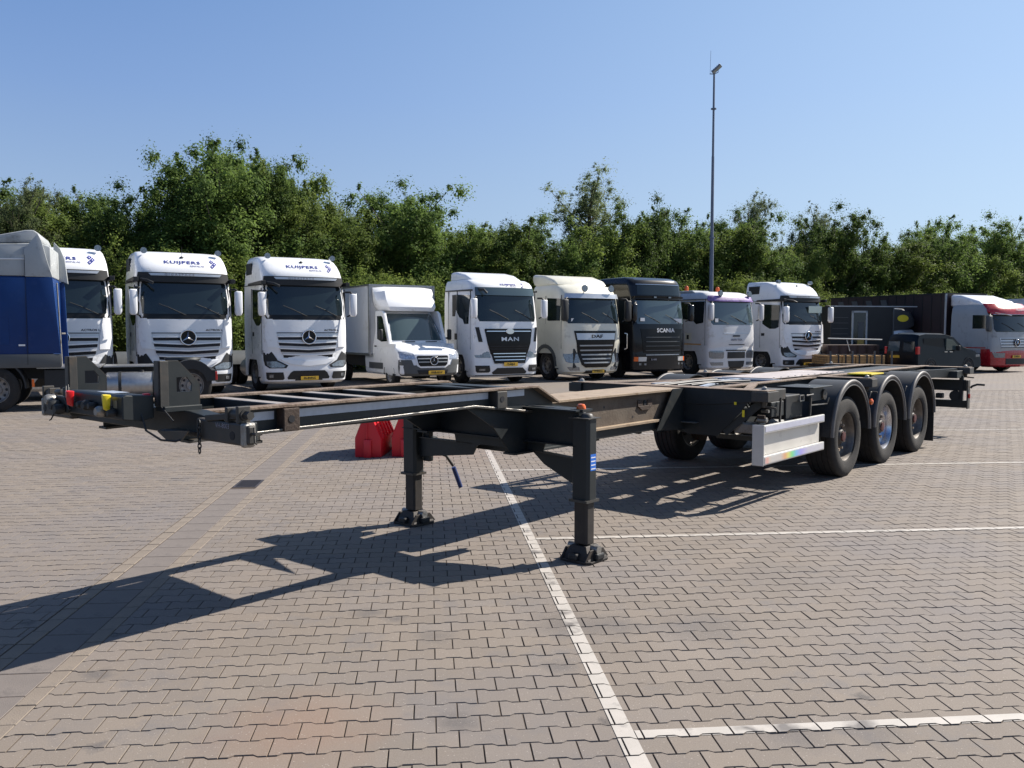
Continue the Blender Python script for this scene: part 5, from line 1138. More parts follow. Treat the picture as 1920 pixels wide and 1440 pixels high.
# ----- white box van
def make_box_van():
    root = thing('box_van', 'white box van with grey bumper and roof air deflector between two white tractor units', 'van')
    cab = Cab([(.30, .10, .90), (.42, .0, .96), (.80, .0, .985), (.98, .04, .985), (1.08, .14, .98), (1.20, .45, .97), (1.32, .92, .95), (1.42, 1.0, .93), (1.85, 1.32, .86), (2.2, 1.60, .80), (2.30, 1.80, .78)], 2.9, c=.30, n=2.8, curve=.06)
    cab.body(.34, 2.30, 'cab', M_white, root)
    cab.patch([(1.38, -.90, .90), (1.46, -.90, .90), (2.14, -.76, .76), (2.20, -.72, .72)], .01, 'windscreen', M_glass2, root, th=.01)
    MB().box(-.35, .45, 1.2, 1.21, 1.44, 1.60).build('dashboard', M_greyp, root)
    cab.patch([(1.33, -.55, -.15), (1.355, -.55, -.15)], .012, 'cowl_vent', M_black, root, sub=1, th=.01); cab.patch([(1.33, .2, .60), (1.355, .2, .60)], .012, 'cowl_vent', M_black, root, sub=1, th=.01)
    cab.patch([(.34, -.88, .88), (.42, -.955, .955), (.60, -.98, .98), (.66, -.98, .98)], .014, 'lower_bumper', M_greyp, root, th=.03)
    for sg in (-1, 1):
        def rr(rows): return [(z, min(sg * a, sg * b), max(sg * a, sg * b)) for z, a, b in rows]
        cab.patch(rr([(.66, .60, .98), (.82, .66, .975)]), .014, 'bumper_corner', M_greyp, root, nx=5, th=.02)
        cab.patch(rr([(.84, .56, .90), (.88, .54, .955), (1.0, .58, .965), (1.06, .78, .96)]), .016, 'headlamp', mat('clear_headlamp', (.42, .45, .50), .12, .4, var=.4, vscale=20), root, nx=5, th=.02)
    cab.patch([(.58, -.40, .40), (.64, -.50, .50), (.92, -.56, .56), (.98, -.52, .52)], .022, 'grille_surround', M_white, root, th=.04)
    cab.patch([(.63, -.40, .40), (.68, -.46, .46), (.90, -.51, .51), (.94, -.48, .48)], .03, 'grille_panel', M_blackg, root, th=.02)
    for z, hw in ((.74, .46), (.84, .48)): cab.patch([(z, -hw, hw), (z + .03, -hw, hw)], .045, 'grille_slat', M_greyl, root, sub=1, th=.02)
    cab.patch([(.40, -.45, .45), (.52, -.50, .50)], .024, 'lower_intake', M_slot, root, th=.02)
    star(root, .0, cab.y(0, .8) - .05, .79, .12)
    plate(root, .1, cab.y(0, .5) - .03, .44, 'VNB-81-V')
    for sg in (-1, 1):
        w_ = .965
        P = [(1.05, 1.28), (1.38, 1.95), (1.55, 2.12), (1.95, 2.12), (1.95, 1.30), (1.5, 1.22)]
        a, b = sg * (w_ - .03), sg * (w_ + .02)
        MB().prism(arch_side(.57, 2.6, .40, 1.28, 1.0, .42, .36), 'x', min(sg * .93, sg * .972), max(sg * .93, sg * .972)).build('side_panel', M_white, root)
        MB().prism([(1.0, 1.25), (1.45, 2.2), (1.6, 2.28), (2.1, 2.28), (2.1, 1.25)], 'x', min(sg * .86, sg * .955), max(sg * .86, sg * .955)).build('door', M_white, root, .02)
        MB().prism([(1.16, 1.36), (1.50, 2.05), (1.60, 2.12), (1.95, 2.12), (1.95, 1.42), (1.6, 1.34)], 'x', min(sg * .90, sg * .962), max(sg * .90, sg * .962)).build('door_window', M_glass, root)
        MB().box(min(sg * .98, sg * .995), max(sg * .98, sg * .995), 1.45, 2.55, .52, .70).build('side_moulding', M_greyp, root)
        MB().box(min(sg * .98, sg * 1.0), max(sg * .98, sg * 1.0), 1.95, 2.08, 1.18, 1.22).build('door_handle', M_black, root)
        MB().box(-.06, .06, -.07, .07, -.17, .17).build('mirror', M_black, root, .04, smooth=50, loc=(sg * 1.14, 1.22, 1.55)); MB().tube([(sg * .95, 1.3, 1.42), (sg * 1.1, 1.24, 1.45)], .025).build('mirror_arm', M_black, root)
        MB().loft([[(x, 1.0 + rr_ * math.cos(R_(a_)), .36 + rr_ * math.sin(R_(a_))) for rr_, x in ((.42, sg * .97), (.42, sg * .6), (.39, sg * .6), (.39, sg * .97))] for a_ in range(0, 181, 12)]).build('wheel_arch', M_black, root, smooth=40)
        tw(root, sg * .84, 1.0, .35, out=sg, wd=.75); tw(root, sg * .84, 5.0, .35, out=sg, wd=.75)
    bx = MB().box(-1.08, 1.08, 2.25, 6.3, .95, 3.08).build('cargo_box', M_box, root, .01)
    fr_ = MB()
    for sg in (-1, 1): fr_.box(sg * 1.085 - .03, sg * 1.085 + .03, 2.22, 2.29, .93, 3.10)
    fr_.box(-1.09, 1.09, 2.22, 2.29, 3.05, 3.11); fr_.box(-1.10, -1.05, 2.2, 6.3, 3.06, 3.11); fr_.box(1.05, 1.10, 2.2, 6.3, 3.06, 3.11); fr_.box(-1.10, -1.05, 2.2, 6.3, .90, .97); fr_.box(1.05, 1.1, 2.2, 6.3, .90, .97)
    fr_.build('box_frame', M_alu, bx)
    MB().box(-.9, .9, 2.4, 6.2, .55, .90).build('underframe', M_black, root)
    df = [[(-1.0, 2.21, 3.0), (-.62, 2.21, 3.04), (.62, 2.21, 3.04), (1.0, 2.21, 3.0)], [(-1.0, 2.10, 2.85), (-.72, 1.90, 2.90), (.72, 1.90, 2.90), (1.0, 2.10, 2.85)], [(-.98, 1.95, 2.6), (-.8, 1.60, 2.62), (.8, 1.60, 2.62), (.98, 1.95, 2.6)],
          [(-.92, 1.85, 2.42), (-.78, 1.44, 2.40), (.78, 1.44, 2.40), (.92, 1.85, 2.42)], [(-.84, 1.85, 2.30), (-.72, 1.46, 2.27), (.72, 1.46, 2.27), (.84, 1.85, 2.30)]]
    rings = []
    for r in df: rings.append([(r[0][0], 2.22, r[0][2])] + r + [(r[3][0], 2.22, r[3][2])])
    MB().loft(rings).build('air_deflector', M_white, root, .02, smooth=55)
    return root
t = make_box_van(); t.location = row_pos(812, -.2); t.rotation_euler = (0, 0, TH); t.scale = (1.06, 1.04, 1.05)
# ------------------------------------------------------------------ blue tractor seen from the side: local x = towards its rear (right), camera side is -y
def at(px, Y): return ((px - 960) / 1620 * Y, Y)
def make_blue():
    X, Y = at(106, 19.0)
    root = thing('tractor_unit', 'tractor unit in side view at the left edge, blue below and light grey above', 'truck', (X, Y, 0), R_(22))
    # cab: x from -2.35 (front) to 0 (rear)
    def pr(poly, name, m, y0=0.0, y1=2.45, bev=0.0, par=None): return MB().prism(poly, 'y', y0, y1).build(name, m, par or root, bev, smooth=40 if bev else None)
    cab_ = pr([(-2.3, .98), (-2.35, 1.6), (-2.1, 3.02), (-.06, 3.02), (-.06, .98)], 'cab', M_bluep, .02, 2.43, .03)
    pr([(-2.12, 3.03), (-2.0, 3.45), (-1.55, 3.72), (-.30, 3.78), (-.06, 3.70), (-.06, 3.03)], 'upper_cab', M_greyl, .05, 2.4, .04)
    pr([(-2.3, 3.55), (-1.6, 3.84), (-.6, 4.06), (-.42, 4.07), (-.32, 4.0), (-.25, 3.86), (-.30, 3.79), (-1.5, 3.74), (-2.2, 3.50)], 'roof_deflector', M_greyl, .12, 2.33, .04)
    # side extender
    pr([(-.62, 3.02), (-.62, 3.62), (-.32, 3.98), (-.24, 3.82), (-.14, 3.4), (-.03, 3.02)], 'side_deflector', M_greyl, -.02, .03, .008)
    pr([(-.60, 1.30), (-.60, 3.01), (-.03, 3.01), (.10, 1.30)], 'side_fairing', M_bluep, -.02, .03, .008)
    pr([(-2.35, .98), (-2.35, 1.29), (.10, 1.29), (.10, .98)], 'lower_skirt', M_greyp, -.01, .03, .008)
    pr([(-.24, 3.0), (.02, 3.0), (.14, 2.95), (.08, 3.55), (-.02, 3.80), (-.16, 3.95)], 'far_deflector', M_greyl, 1.90, 2.05, .01)
    pr([(-.12, 1.0), (.10, 1.0), (.05, 2.98), (-.15, 2.98)], 'far_fairing', M_bluep, 1.98, 2.05, .01)
    MB().tube([(.10, .2, 1.0), (.04, .2, 2.9)], .02, 6).tube([(.10, .2, 1.75), (.16, .5, 1.75)], .02, 6).build('exhaust_pipe', M_steel, root)
    for x in (-.62, -1.35): pr([(x, 1.05), (x + .008, 1.05), (x + .008, 3.5), (x, 3.5)], 'panel_gap', M_slot, .012 if x < -1 else -.024, .016 if x < -1 else -.0205)
    pr([(-2.3, 3.36), (-.62, 3.40), (-.62, 3.425), (-2.3, 3.40)], 'trim_strip', M_inkwhite, .03, .06)
    pr([(-2.0, 1.5), (-1.0, 1.5), (-1.0, 2.1), (-2.0, 2.1)], 'locker_panel', M_bluep, .010, .02)
    MB().box(-.80, -.66, -.022, -.0205, 1.47, 1.51).build('label', M_inkwhite, root)
    for r_, m_, nm in ((.66, M_black, 'wheel_arch'),):
        MB().loft([[(-1.32 + q * math.cos(R_(a)), y, .52 + q * math.sin(R_(a))) for q, y in ((r_, 0), (r_, .5), (r_ - .04, .5), (r_ - .04, 0))] for a in range(0, 181, 12)]).build(nm, m_, root, smooth=40)
    def yw(x, y, out=-1):
        o = link('wheel', truck_tyre, root, (x, y, .5), (0, 0, R_(90) if out > 0 else R_(-90))); rm = link('rim', truck_rim, o)
        for i in range(10): a = 2 * math.pi * i / 10; link('hand_hole', truck_hole, rm, (.062, .22 * math.cos(a), .22 * math.sin(a)))
    yw(-1.32, .17); yw(-1.32, 2.28, 1)
    mb = MB()
    for y in (.85, 1.6): mb.box(-2.2, 3.5, y - .04, y + .04, .70, .95)
    ch = mb.build('chassis_rail', M_black, root)
    tk = MB().lathe([(0, 0), (.27, 0), (.31, .05), (.31, 1.40), (.27, 1.45), (0, 1.45)], (1.05, .42, .53), 'x', 28).build('fuel_tank', M_alu, root, smooth=40)
    for x in (1.35, 2.15): MB().lathe([(.312, 0), (.322, 0), (.322, .07), (.312, .07)], (x, .42, .53), 'x', 28, True).build('tank_strap', M_black, tk, smooth=40)
    MB().lathe([(0, 0), (.05, 0), (.05, .05), (0, .05)], (1.9, .42, .83), 'z', 12).build('filler_cap', M_black, tk, smooth=40)
    MB().box(-.45, .95, .1, 2.3, .955, .985).build('deck_plate', M_alu, root); MB().box(1.0, 2.4, .5, 1.9, .952, .98).build('deck_plate', M_alu, root)
    MB().box(-.3, .9, .15, .8, .30, .93).build('battery_box', M_black, root, .02); MB().box(-.55, -.50, .02, .04, .55, .72).build('side_reflector', M_orange, root)
    mb = MB(); rings = []
    for i in range(13):
        a = R_(10 + 165 * i / 12); rings.append([(3.08 + q * math.cos(a), y, .52 + q * math.sin(a)) for q, y in ((.60, -.02), (.60, .7), (.38, .7), (.38, -.02))])
    mb.loft(rings).build('rear_mudguard', M_black, root, smooth=40)
    for y, s_ in ((.17, -1), (.5, -1), (1.95, 1), (2.28, 1)): yw(3.08, y, s_)
    MB().lathe([(0, .05), (.45, .05), (.47, 0), (.3, -.12), (0, -.12)], (2.9, 1.22, 1.10), 'z', 24).build('fifth_wheel', M_frame, root, smooth=40)
    MB().box(3.66, 3.72, .1, .55, .62, .82).build('tail_lamp', M_redlens, root, .01); MB().box(3.58, 3.68, .1, 2.3, .60, .86).build('rear_beam', M_black, root, .01)
    MB().box(3.72, 3.74, .6, .95, .55, .85).build('rear_bracket', M_greyp, root, .01)
    root.scale = (.90, .85, .97); return root
make_blue()

# ------------------------------------------------------------------ right-hand vehicles
def make_small_van():
    X, Y = at(1722, 34.0); ang = R_(26)
    root = thing('small_van', 'small black panel van seen from behind in front of the red lorry', 'van', (X, Y, 0), ang)
    # x = towards its front (right), camera side -y, rear at x = 0
    P = [(.0, .30), (-.03, .9), (.05, 1.45), (.18, 1.68), (.6, 1.74), (1.9, 1.72), (2.5, 1.60), (3.05, 1.18), (3.9, .98), (4.28, .78), (4.34, .45), (4.25, .28)]
    rings = []
    for y, k, dz in ((0.0, .0, -.0), (.06, .02, .02), (.25, .04, .05), (.9, .05, .06), (1.55, .04, .05), (1.74, .02, .02), (1.80, .0, .0)):
        rings.append([(x + (k if x > 3 else -k if x < .3 else 0), y + (.14 * max(0, (z - 1.0) / .75) * (1 if y < .9 else -1) if abs(y - .9) > .5 else 0), z + dz * (1 if z > .95 else 0)) for x, z in P])
    MB().loft(rings).build('body', M_navy, root, smooth=35)
    MB().prism([(.35, 1.06), (.42, 1.55), (1.75, 1.57), (1.75, 1.06)], 'y', .05, .065).build('side_panel', M_navy, root, loc=(0, .02, 0))
    MB().prism([(1.9, 1.04), (1.9, 1.55), (2.35, 1.50), (2.88, 1.12), (2.85, 1.06)], 'y', .03, .14).build('door_window', M_glass2, root)
    MB().prism([(2.52, 1.57), (2.60, 1.56), (3.10, 1.17), (3.02, 1.17)], 'y', .2, 1.6).build('windscreen', M_glass, root)
    MB().prism([(-.035, 1.0), (.02, 1.42), (.03, 1.42), (-.02, 1.0)], 'y', .2, .82).build('rear_window', M_glass, root, loc=(-.03, 0, 0))
    MB().prism([(-.035, 1.0), (.02, 1.42), (.03, 1.42), (-.02, 1.0)], 'y', .98, 1.6).build('rear_window', M_glass2, root, loc=(-.03, 0, 0))
    MB().box(-.06, .10, -.005, .13, .88, 1.20).build('tail_lamp', M_redlens, root, .02); MB().box(-.06, .10, 1.67, 1.805, .88, 1.20).build('tail_lamp', M_redlens, root, .02)
    p = MB().box(-.075, -.06, .95, 1.47, .72, .83).build('number_plate', M_plate, root)
    for x in (.85, 3.45):
        for y, s_ in ((.12, -1), (1.68, 1)):
            o = link('wheel', truck_tyre, root, (x, y - .04 if s_ < 0 else y, .32), (0, 0, R_(90) if s_ > 0 else R_(-90)), (.65, .645, .645)); link('rim', truck_rim, o)
        MB().loft([[(x + q * math.cos(R_(a)), y, .32 + q * math.sin(R_(a))) for q, y in ((.40, -.012), (.40, .06), (.36, .06), (.36, -.012))] for a in range(0, 181, 12)]).build('wheel_arch', M_black, root, smooth=40)
    MB().box(3.95, 4.25, -.002, .1, .72, .86).build('headlamp', M_lamp, root, .02)
    MB().box(-.07, .05, -.16, 0.02, -.10, .12).build('mirror', M_black, root, .03, loc=(2.62, .0, 1.12))
    MB().box(1.75, 1.95, -.01, .01, .96, .985).box(2.1, 2.3, -.01, .01, .96, .985).build('door_handle', M_chrome, root)
    root.scale = (.86, .88, .93); return root
make_small_van()

def make_black_box():
    X, Y = at(1556, 38.4); ang = R_(12)
    root = thing('box_truck', 'black box truck with rounded roof deflector carrying a yellow oval badge', 'truck', (X, Y, 0), ang)
    MB().box(0, 2.9, .0, 2.3, .95, 2.92).build('box_body', M_boxdark, root, .01)
    MB().box(-.02, 4.0, -.03, .02, 2.90, 2.95).build('roof_rail', M_greyl, root)
    MB().box(2.86, 2.92, -.03, .0, .95, 2.92).build('corner_post', M_greyp, root)
    d = MB().box(.95, 1.03, -.03, 0, 1.0, 2.72).box(1.60, 1.68, -.03, 0, 1.0, 2.72).box(.95, 1.68, -.03, 0, 2.64, 2.72).build('door_frame', M_greyl, root)
    MB().box(1.03, 1.60, -.015, 0, 1.0, 2.64).build('side_door', M_glass, root); MB().box(1.25, 1.5, -.028, -.015, 1.1, 2.2).build('door_panel', M_greyp, root); MB().box(1.23, 1.52, -.032, -.016, .95, 1.45).build('yellow_panel', mat('ochre_panel', (.35, .24, .05), .5), root)
    for k in range(6): MB().box(.08, .80, -.012, 0, 1.15 + k * .25, 1.17 + k * .25).build('louvre', M_greyp, root)
    P = [(2.93, 1.75), (2.93, 2.88), (3.4, 2.86), (3.8, 2.70), (4.0, 2.35), (4.0, 2.0), (3.8, 1.9), (3.6, 1.86)]
    rings = [[(x - k, y, z - k * .5 if z > 2.3 else z + k * .3) for x, z in P] for y, k in ((0.02, .12), (.12, .03), (.4, 0), (1.9, 0), (2.2, .03), (2.3, .12))]
    MB().loft(rings).build('roof_deflector', mat('dark_gloss_grey', (.022, .024, .028), .28, coat=.4), root, smooth=40)
    MB().lathe([(0, 0), (.20, 0), (.20, -.01), (0, -.012)], (0, 0, 0), 'y', 24).build('yellow_badge', M_yellow, root, loc=(3.35, -.0, 2.38)).scale = (1.3, 1, .8)
    MB().prism([(2.95, .6), (2.95, 1.85), (3.9, 1.86), (4.15, 1.5), (4.5, 1.2), (4.55, .5)], 'y', .1, 2.1).build('cab', M_silver, root, .05, smooth=40)
    MB().prism([(3.2, 1.2), (3.2, 1.7), (3.75, 1.7), (4.0, 1.25)], 'y', .08, .12).build('door_window', M_glass, root)
    MB().box(.1, 2.8, .2, 2.1, .45, .94).build('underframe', M_black, root)
    for x in (.8, 4.0):
        for y, s_ in ((.16, -1), (2.14, 1)):
            o = link('wheel', truck_tyre, root, (x, y, .40), (0, 0, R_(90) if s_ > 0 else R_(-90)), (.8, .8, .8)); link('rim', truck_rim, o)
    root.scale = (1.08, .92, .97); return root
make_black_box()

def make_timber_trailer():
    X, Y = at(1551, 34.0); ang = R_(4)
    root = thing('flatbed_trailer', 'low flatbed trailer loaded with timber packs beside the tall white tractor unit', 'trailer', (X, Y, 0), ang)
    MB().box(0, 2.4, 0, 1.8, .30, .42).build('bed', M_rustdark, root, .01)
    for x in (.1, 1.0, 1.9, 2.6): MB().box(x, x + .06, -.02, .04, .22, .95).build('stake', M_greyp, root)
    for x in (.5, 1.9):
        o = link('wheel', truck_tyre, root, (x, .2, .30), (0, 0, R_(-90)), (.6, .6, .6)); link('rim', truck_rim, o)
    MB().tube([(.0, -.02, 1.45), (2.2, -.02, 1.40)], .025, 6).tube([(.9, -.02, .95), (.75, -.02, 1.45)], .015, 6).build('side_rail', M_greyl, root)
    c_, s_ = math.cos(ang), math.sin(ang)
    tx = [('first timber pack from the left, next to the white tractor unit, bright ochre', .02, .62), ('second timber pack from the left on the low flatbed trailer', .68, .56), ('third timber pack from the left on the low flatbed trailer', 1.28, .62), ('fourth timber pack, at the right end of the low flatbed trailer', 1.94, .62)]
    for k, (lb, x, w_) in enumerate(tx):
        r = thing('timber_pack', lb, 'timber', (X + x * .92 * c_, Y + x * .92 * s_, .42), ang, 'timber packs on the low flatbed trailer')
        for j in range(4): MB().box(0, w_ * .92, 0, 1.5, .005 + j * .09, .085 + j * .09).build('plank', M_wood, r, .006)
        MB().box(.1, .16, -.01, 1.5, -.0, .375).box(w_ * .92 - .16, w_ * .92 - .10, -.01, 1.5, 0, .375).build('binding', M_black, r)
    return root
make_timber_trailer()
def make_brown_bed():
    X, Y = at(1551, 36.4); root = thing('skip_body', 'brown steel side wall of a low container standing behind the timber packs', 'container', (X, Y, 0), R_(6))
    MB().box(0, 2.3, 0, 1.2, .2, 1.15).build('wall', mat('brown_wall', (.06, .04, .035), .7, var=.3), root)
    for k in range(6): MB().box(.1 + k * .4, .16 + k * .4, -.04, 0, .2, 1.15).build('rib', M_rustdark, root)
make_brown_bed()
def make_small_blue():
    X, Y = at(1549, 43.0)
    root = thing('delivery_truck', 'dark blue truck front with orange beacon, narrowly seen left of the black box truck', 'truck', (X - 1.1, Y, 0), R_(6))
    cab = Cab([(.5, .0, 1.15), (1.6, .02, 1.15), (2.3, .25, 1.08), (2.5, .5, 1.0)], 2.0, c=.25)
    cab.body(.5, 2.5, 'cab', M_greyl, root); cab.patch([(.55, -1.1, 1.1), (1.62, -1.1, 1.1)], .02, 'front_panel', M_navy, root)
    cab.patch([(1.66, -1.0, 1.0), (2.3, -.95, .95)], .012, 'windscreen', M_glass2, root); surf_text('name_text', 'DAF', M_inkwhite, root, cab, .70, .88, .22, 1.4, .008, off=.04)
    for z in (1.15, 1.3, 1.45): cab.patch([(z, -.8, 1.0), (z + .04, -.8, 1.0)], .03, 'slat', M_greyl, root, sub=1)
    for s_ in (-1, 1): tw(root, s_ * .95, 1.2, .42, out=s_)
    MB().lathe([(.08, 0), (.085, .03), (.08, .16), (.05, .20), (0, .21)], (.35, 1.0, 2.5), 'z', 14).build('beacon', M_orange, root, smooth=40)
make_small_blue()

def make_red_lorry():
    th = R_(24); X, Y = at(1905, 36.5)
    root = thing('curtain_lorry', 'red and grey lorry with white roof deflector pulling a long dark curtain sided body', 'truck', (X, Y, 0), th)
    cab = Cab([(.75, .02, 1.22), (1.1, .0, 1.235), (1.75, .05, 1.235), (2.4, .18, 1.22), (2.55, .22, 1.2), (2.72, .30, 1.17), (2.85, .55, 1.1)], 2.2, c=.34, n=3.2)
    cab.body(.8, 2.85, 'cab', M_greyl, root)
    low = Cab([(.22, .12, 1.15), (.30, .0, 1.22), (.85, .0, 1.24), (1.0, .02, 1.24)], .72, c=.38, n=3.0)
    low.body(.22, .98, 'bumper', M_redp, root); common_under(root, M_greyp, 1.22, zt=.98, r=.58)
    cab.patch([(1.70, -1.05, 1.05), (1.80, -1.12, 1.12), (2.44, -1.10, 1.10)], .01, 'windscreen', M_glass, root, th=.01)
    cab.patch([(2.44, -1.20, 1.20), (2.55, -1.24, 1.24), (2.90, -1.10, 1.10)], .18, 'sun_visor', M_redp, root, th=.14)
    cab.patch([(2.42, -1.16, 1.16), (2.45, -1.16, 1.16)], .17, 'visor_lip', M_silver, root, sub=1, th=.10)
    surf_text('visor_text', 'TRANSPORT', M_inkwhite, root, cab, .3, 2.62, .09, 1.3, .001, off=.20)
    cab.patch([(1.0, -.85, .85), (1.45, -.92, .92)], .016, 'grille_panel', M_silver, root)
    for z in (1.02, 1.14, 1.26, 1.38): cab.patch([(z, -.86, .86), (z + .035, -.86, .86)], .03, 'grille_slot', M_slot, root, sub=1, th=.02)
    star(root, 0, cab.y(0, 1.25) - .04, 1.24, .15, M_blackg)
    for sg in (-1, 1):
        def rr(rows): return [(z, min(sg * a, sg * b), max(sg * a, sg * b)) for z, a, b in rows]
        low.patch(rr([(.62, .68, 1.1), (.82, .64, 1.18)]), .014, 'headlamp', M_lamp, root, nx=5, th=.02)
    low.patch([(.34, -.60, .60), (.58, -.60, .60)], .014, 'air_intake', M_black, root, th=.02); plate(root, 0, -.03, .66, '35-BKR-7')
    side(1.22, [(.50, 1.72), (.46, 2.40), (1.15, 2.42), (1.15, 1.72)], 'door_window', M_glass, root); side(1.22, [(.40, 1.0), (.41, 1.0), (.41, 2.5), (.40, 2.5)], 'door_gap', M_slot, root, off=.0145)
    side(1.22, [(.42, 1.15), (2.2, 1.35), (2.2, 1.39), (.42, 1.19)], 'white_stripe', M_inkwhite, root); side(1.22, [(.5, 1.0), (2.2, 1.0), (2.2, 1.33), (1.6, 1.26), (.5, 1.13)], 'red_panel', M_redp, root)
    MB().prism([(.75, 2.80), (1.0, 3.02), (1.9, 3.30), (2.4, 3.34), (2.4, 2.80)], 'x', -1.1, 1.1).build('roof_deflector', M_white, root, .10, smooth=50)
    wipers(root, cab, 1.76, (-.1, .85)); mirror(root, M_greyp, 1.34, .26, 2.38, .66, .22)
    MB().tube([(-1.1, .2, 2.5), (-.9, -.2, 2.42), (-.7, -.25, 2.38)], .018, 6).build('front_mirror', M_chrome, root)
    bd = MB().box(-1.27, 1.27, 2.45, 9.3, .98, 3.36).build('curtain_body', M_maroon, root)
    fr = MB(); fr.box(-1.29, 1.29, 2.44, 9.32, 3.36, 3.42); fr.build('roof', M_black, bd)
    for sg in (-1, 1):
        MB().box(min(sg * 1.26, sg * 1.30), max(sg * 1.26, sg * 1.30), 2.42, 2.50, .95, 3.38).build('corner_post', M_silver, bd); MB().box(min(sg * 1.26, sg * 1.295), max(sg * 1.26, sg * 1.295), 2.5, 9.3, .92, 1.02).build('side_rail', M_greyp, bd)
    for k in range(13): MB().box(-1.283, -1.27, 2.7 + k * .49, 2.74 + k * .49, 1.02, 3.36).build('curtain_strap', M_boxdark, bd)
    for k in range(4): MB().prism([(5.6 + k * .9, 2.75), (5.95 + k * .9, 2.75), (6.1 + k * .9, 3.2), (5.75 + k * .9, 3.2)], 'x', -1.288, -1.284).build('curtain_print', M_greyp, bd)
    MB().box(-1.0, 1.0, 2.6, 9, .6, .95).build('underframe', M_black, root)
    for y in (6.4, 7.7):
        for sg in (-1, 1): tw(root, sg * 1.05, y, out=sg)
make_red_lorry()
def make_far_truck():
    X, Y = at(1985, 44); root = thing('tractor_unit', 'white roof of another truck just visible behind the red lorry at the right edge', 'truck', (X, Y, 0), R_(24))
    cab = Cab([(.75, .02, 1.22), (1.8, .05, 1.235), (2.6, .18, 1.22), (3.2, .4, 1.15), (3.4, .8, 1.05)], 2.2, c=.3)
    cab.body(.6, 3.4, 'cab', M_white2, root); cab.patch([(1.8, -1.1, 1.1), (2.6, -1.1, 1.1)], .012, 'windscreen', M_glass, root); cab.patch([(2.65, -1.15, 1.15), (2.9, -1.12, 1.12)], .08, 'sun_visor', M_black, root)
    side(1.2, [(.5, 2.0), (.5, 2.7), (1.2, 2.7), (1.2, 2.0)], 'door_window', M_glass, root)
    for s_ in (-1, 1): tw(root, s_ * 1.03, 1.4, out=s_)
make_far_truck()

# ------------------------------------------------------------------ red water-filled barriers
def make_barrier():
    root = thing('road_barrier', '', 'barrier')
    # local y = length, x = width; narrow top, wide foot
    L = 1.0; half = [(-.185, .0), (-.185, .26), (-.072, .53), (-.072, .78), (.072, .78), (.072, .53), (.185, .26), (.185, .0)]
    MB().prism(half, 'y', 0, L).build('body', M_barrier, root, .012, smooth=40)
    MB().prism([(-.052, .0), (-.052, .25), (.052, .25), (.052, .0)], 'y', -.05, .0).build('tongue', M_barrier, root, .008, smooth=40)
    MB().box(-.016, .0, -.022, .0, .25, .72).build('end_rib', M_barrier, root, .003)
    for k in range(5):
        y = .10 + k * .18
        for sg in (-1, 1):
            MB().prism([(sg * .186, .255), (sg * .074, .525), (sg * .094, .535), (sg * .205, .262)], 'y', y, y + .07).build('side_rib', M_barrier, root)
    MB().lathe([(0, 0), (.04, 0), (.04, .03), (0, .03)], (0, .5, .78), 'z', 14).build('filler_cap', M_barrier, root, smooth=40)
    return root
ba = make_barrier(); ba['group'] = 'red barriers behind the trailer neck'; ba['label'] = 'red plastic road barrier fully visible under the gooseneck, left of the far landing leg'
ba.location = (-2.005, 11.95, 0); ba.rotation_euler = (0, 0, R_(-3))
b2 = copy_tree(ba); b2['label'] = 'red plastic road barrier partly hidden by the far landing leg'; b2.location = (-1.50, 12.02, 0); b2.rotation_euler = (0, 0, R_(0))

# ------------------------------------------------------------------ lamp masts
def make_mast(px, Y, H, lb, big=True, scale=1.0):
    X, _ = at(px, Y); root = thing('lamp_mast', lb, 'lamp mast', (X, Y, 0), R_(-25))
    MB().lathe([(0, 0), (.12, 0), (.105, H * .35), (.10, H * .44), (.085, H * .44), (.07, H * .72), (.06, H * .72), (.05, H), (0, H)], (0, 0, 0), 'z', 12).build('pole', M_mast, root, smooth=40)
    for z in (H * .44, H * .88): MB().lathe([(.08, 0), (.14, 0), (.14, .05), (.08, .05)], (0, 0, z), 'z', 12, True).build('collar', M_mast, root, smooth=40)
    fx = MB().box(-.27, .27, -.2, .2, -.04, .04).build('floodlight', M_mast, root, .01, loc=(.12, 0, H + .22)); fx.rotation_euler = (R_(0), R_(-38), 0)
    for k in range(5): MB().box(-.24 + k * .11, -.22 + k * .11, -.18, .18, .04, .07).build('cooling_fin', M_mast, fx)
    MB().box(-.25, .25, -.18, .18, -.047, -.04).build('lens', M_greyl, fx)
    MB().tube([(-.22, 0, H + .02), (.0, 0, H - .02), (.2, 0, H + .05), (.2, 0, H + .18)], .02, 6).build('bracket', M_mast, root)
    if big: MB().tube([(-.2, 0, H + .02), (-.18, 0, H + 1.15)], .008, 5).build('lightning_rod', M_mast, root)
make_mast(1331.5, 44, 14.55, 'tall slim floodlight mast rising above the trees behind the black and white trucks')
make_mast(306, 70, 13.3, 'distant small floodlight mast just showing above the trees at the left', False)
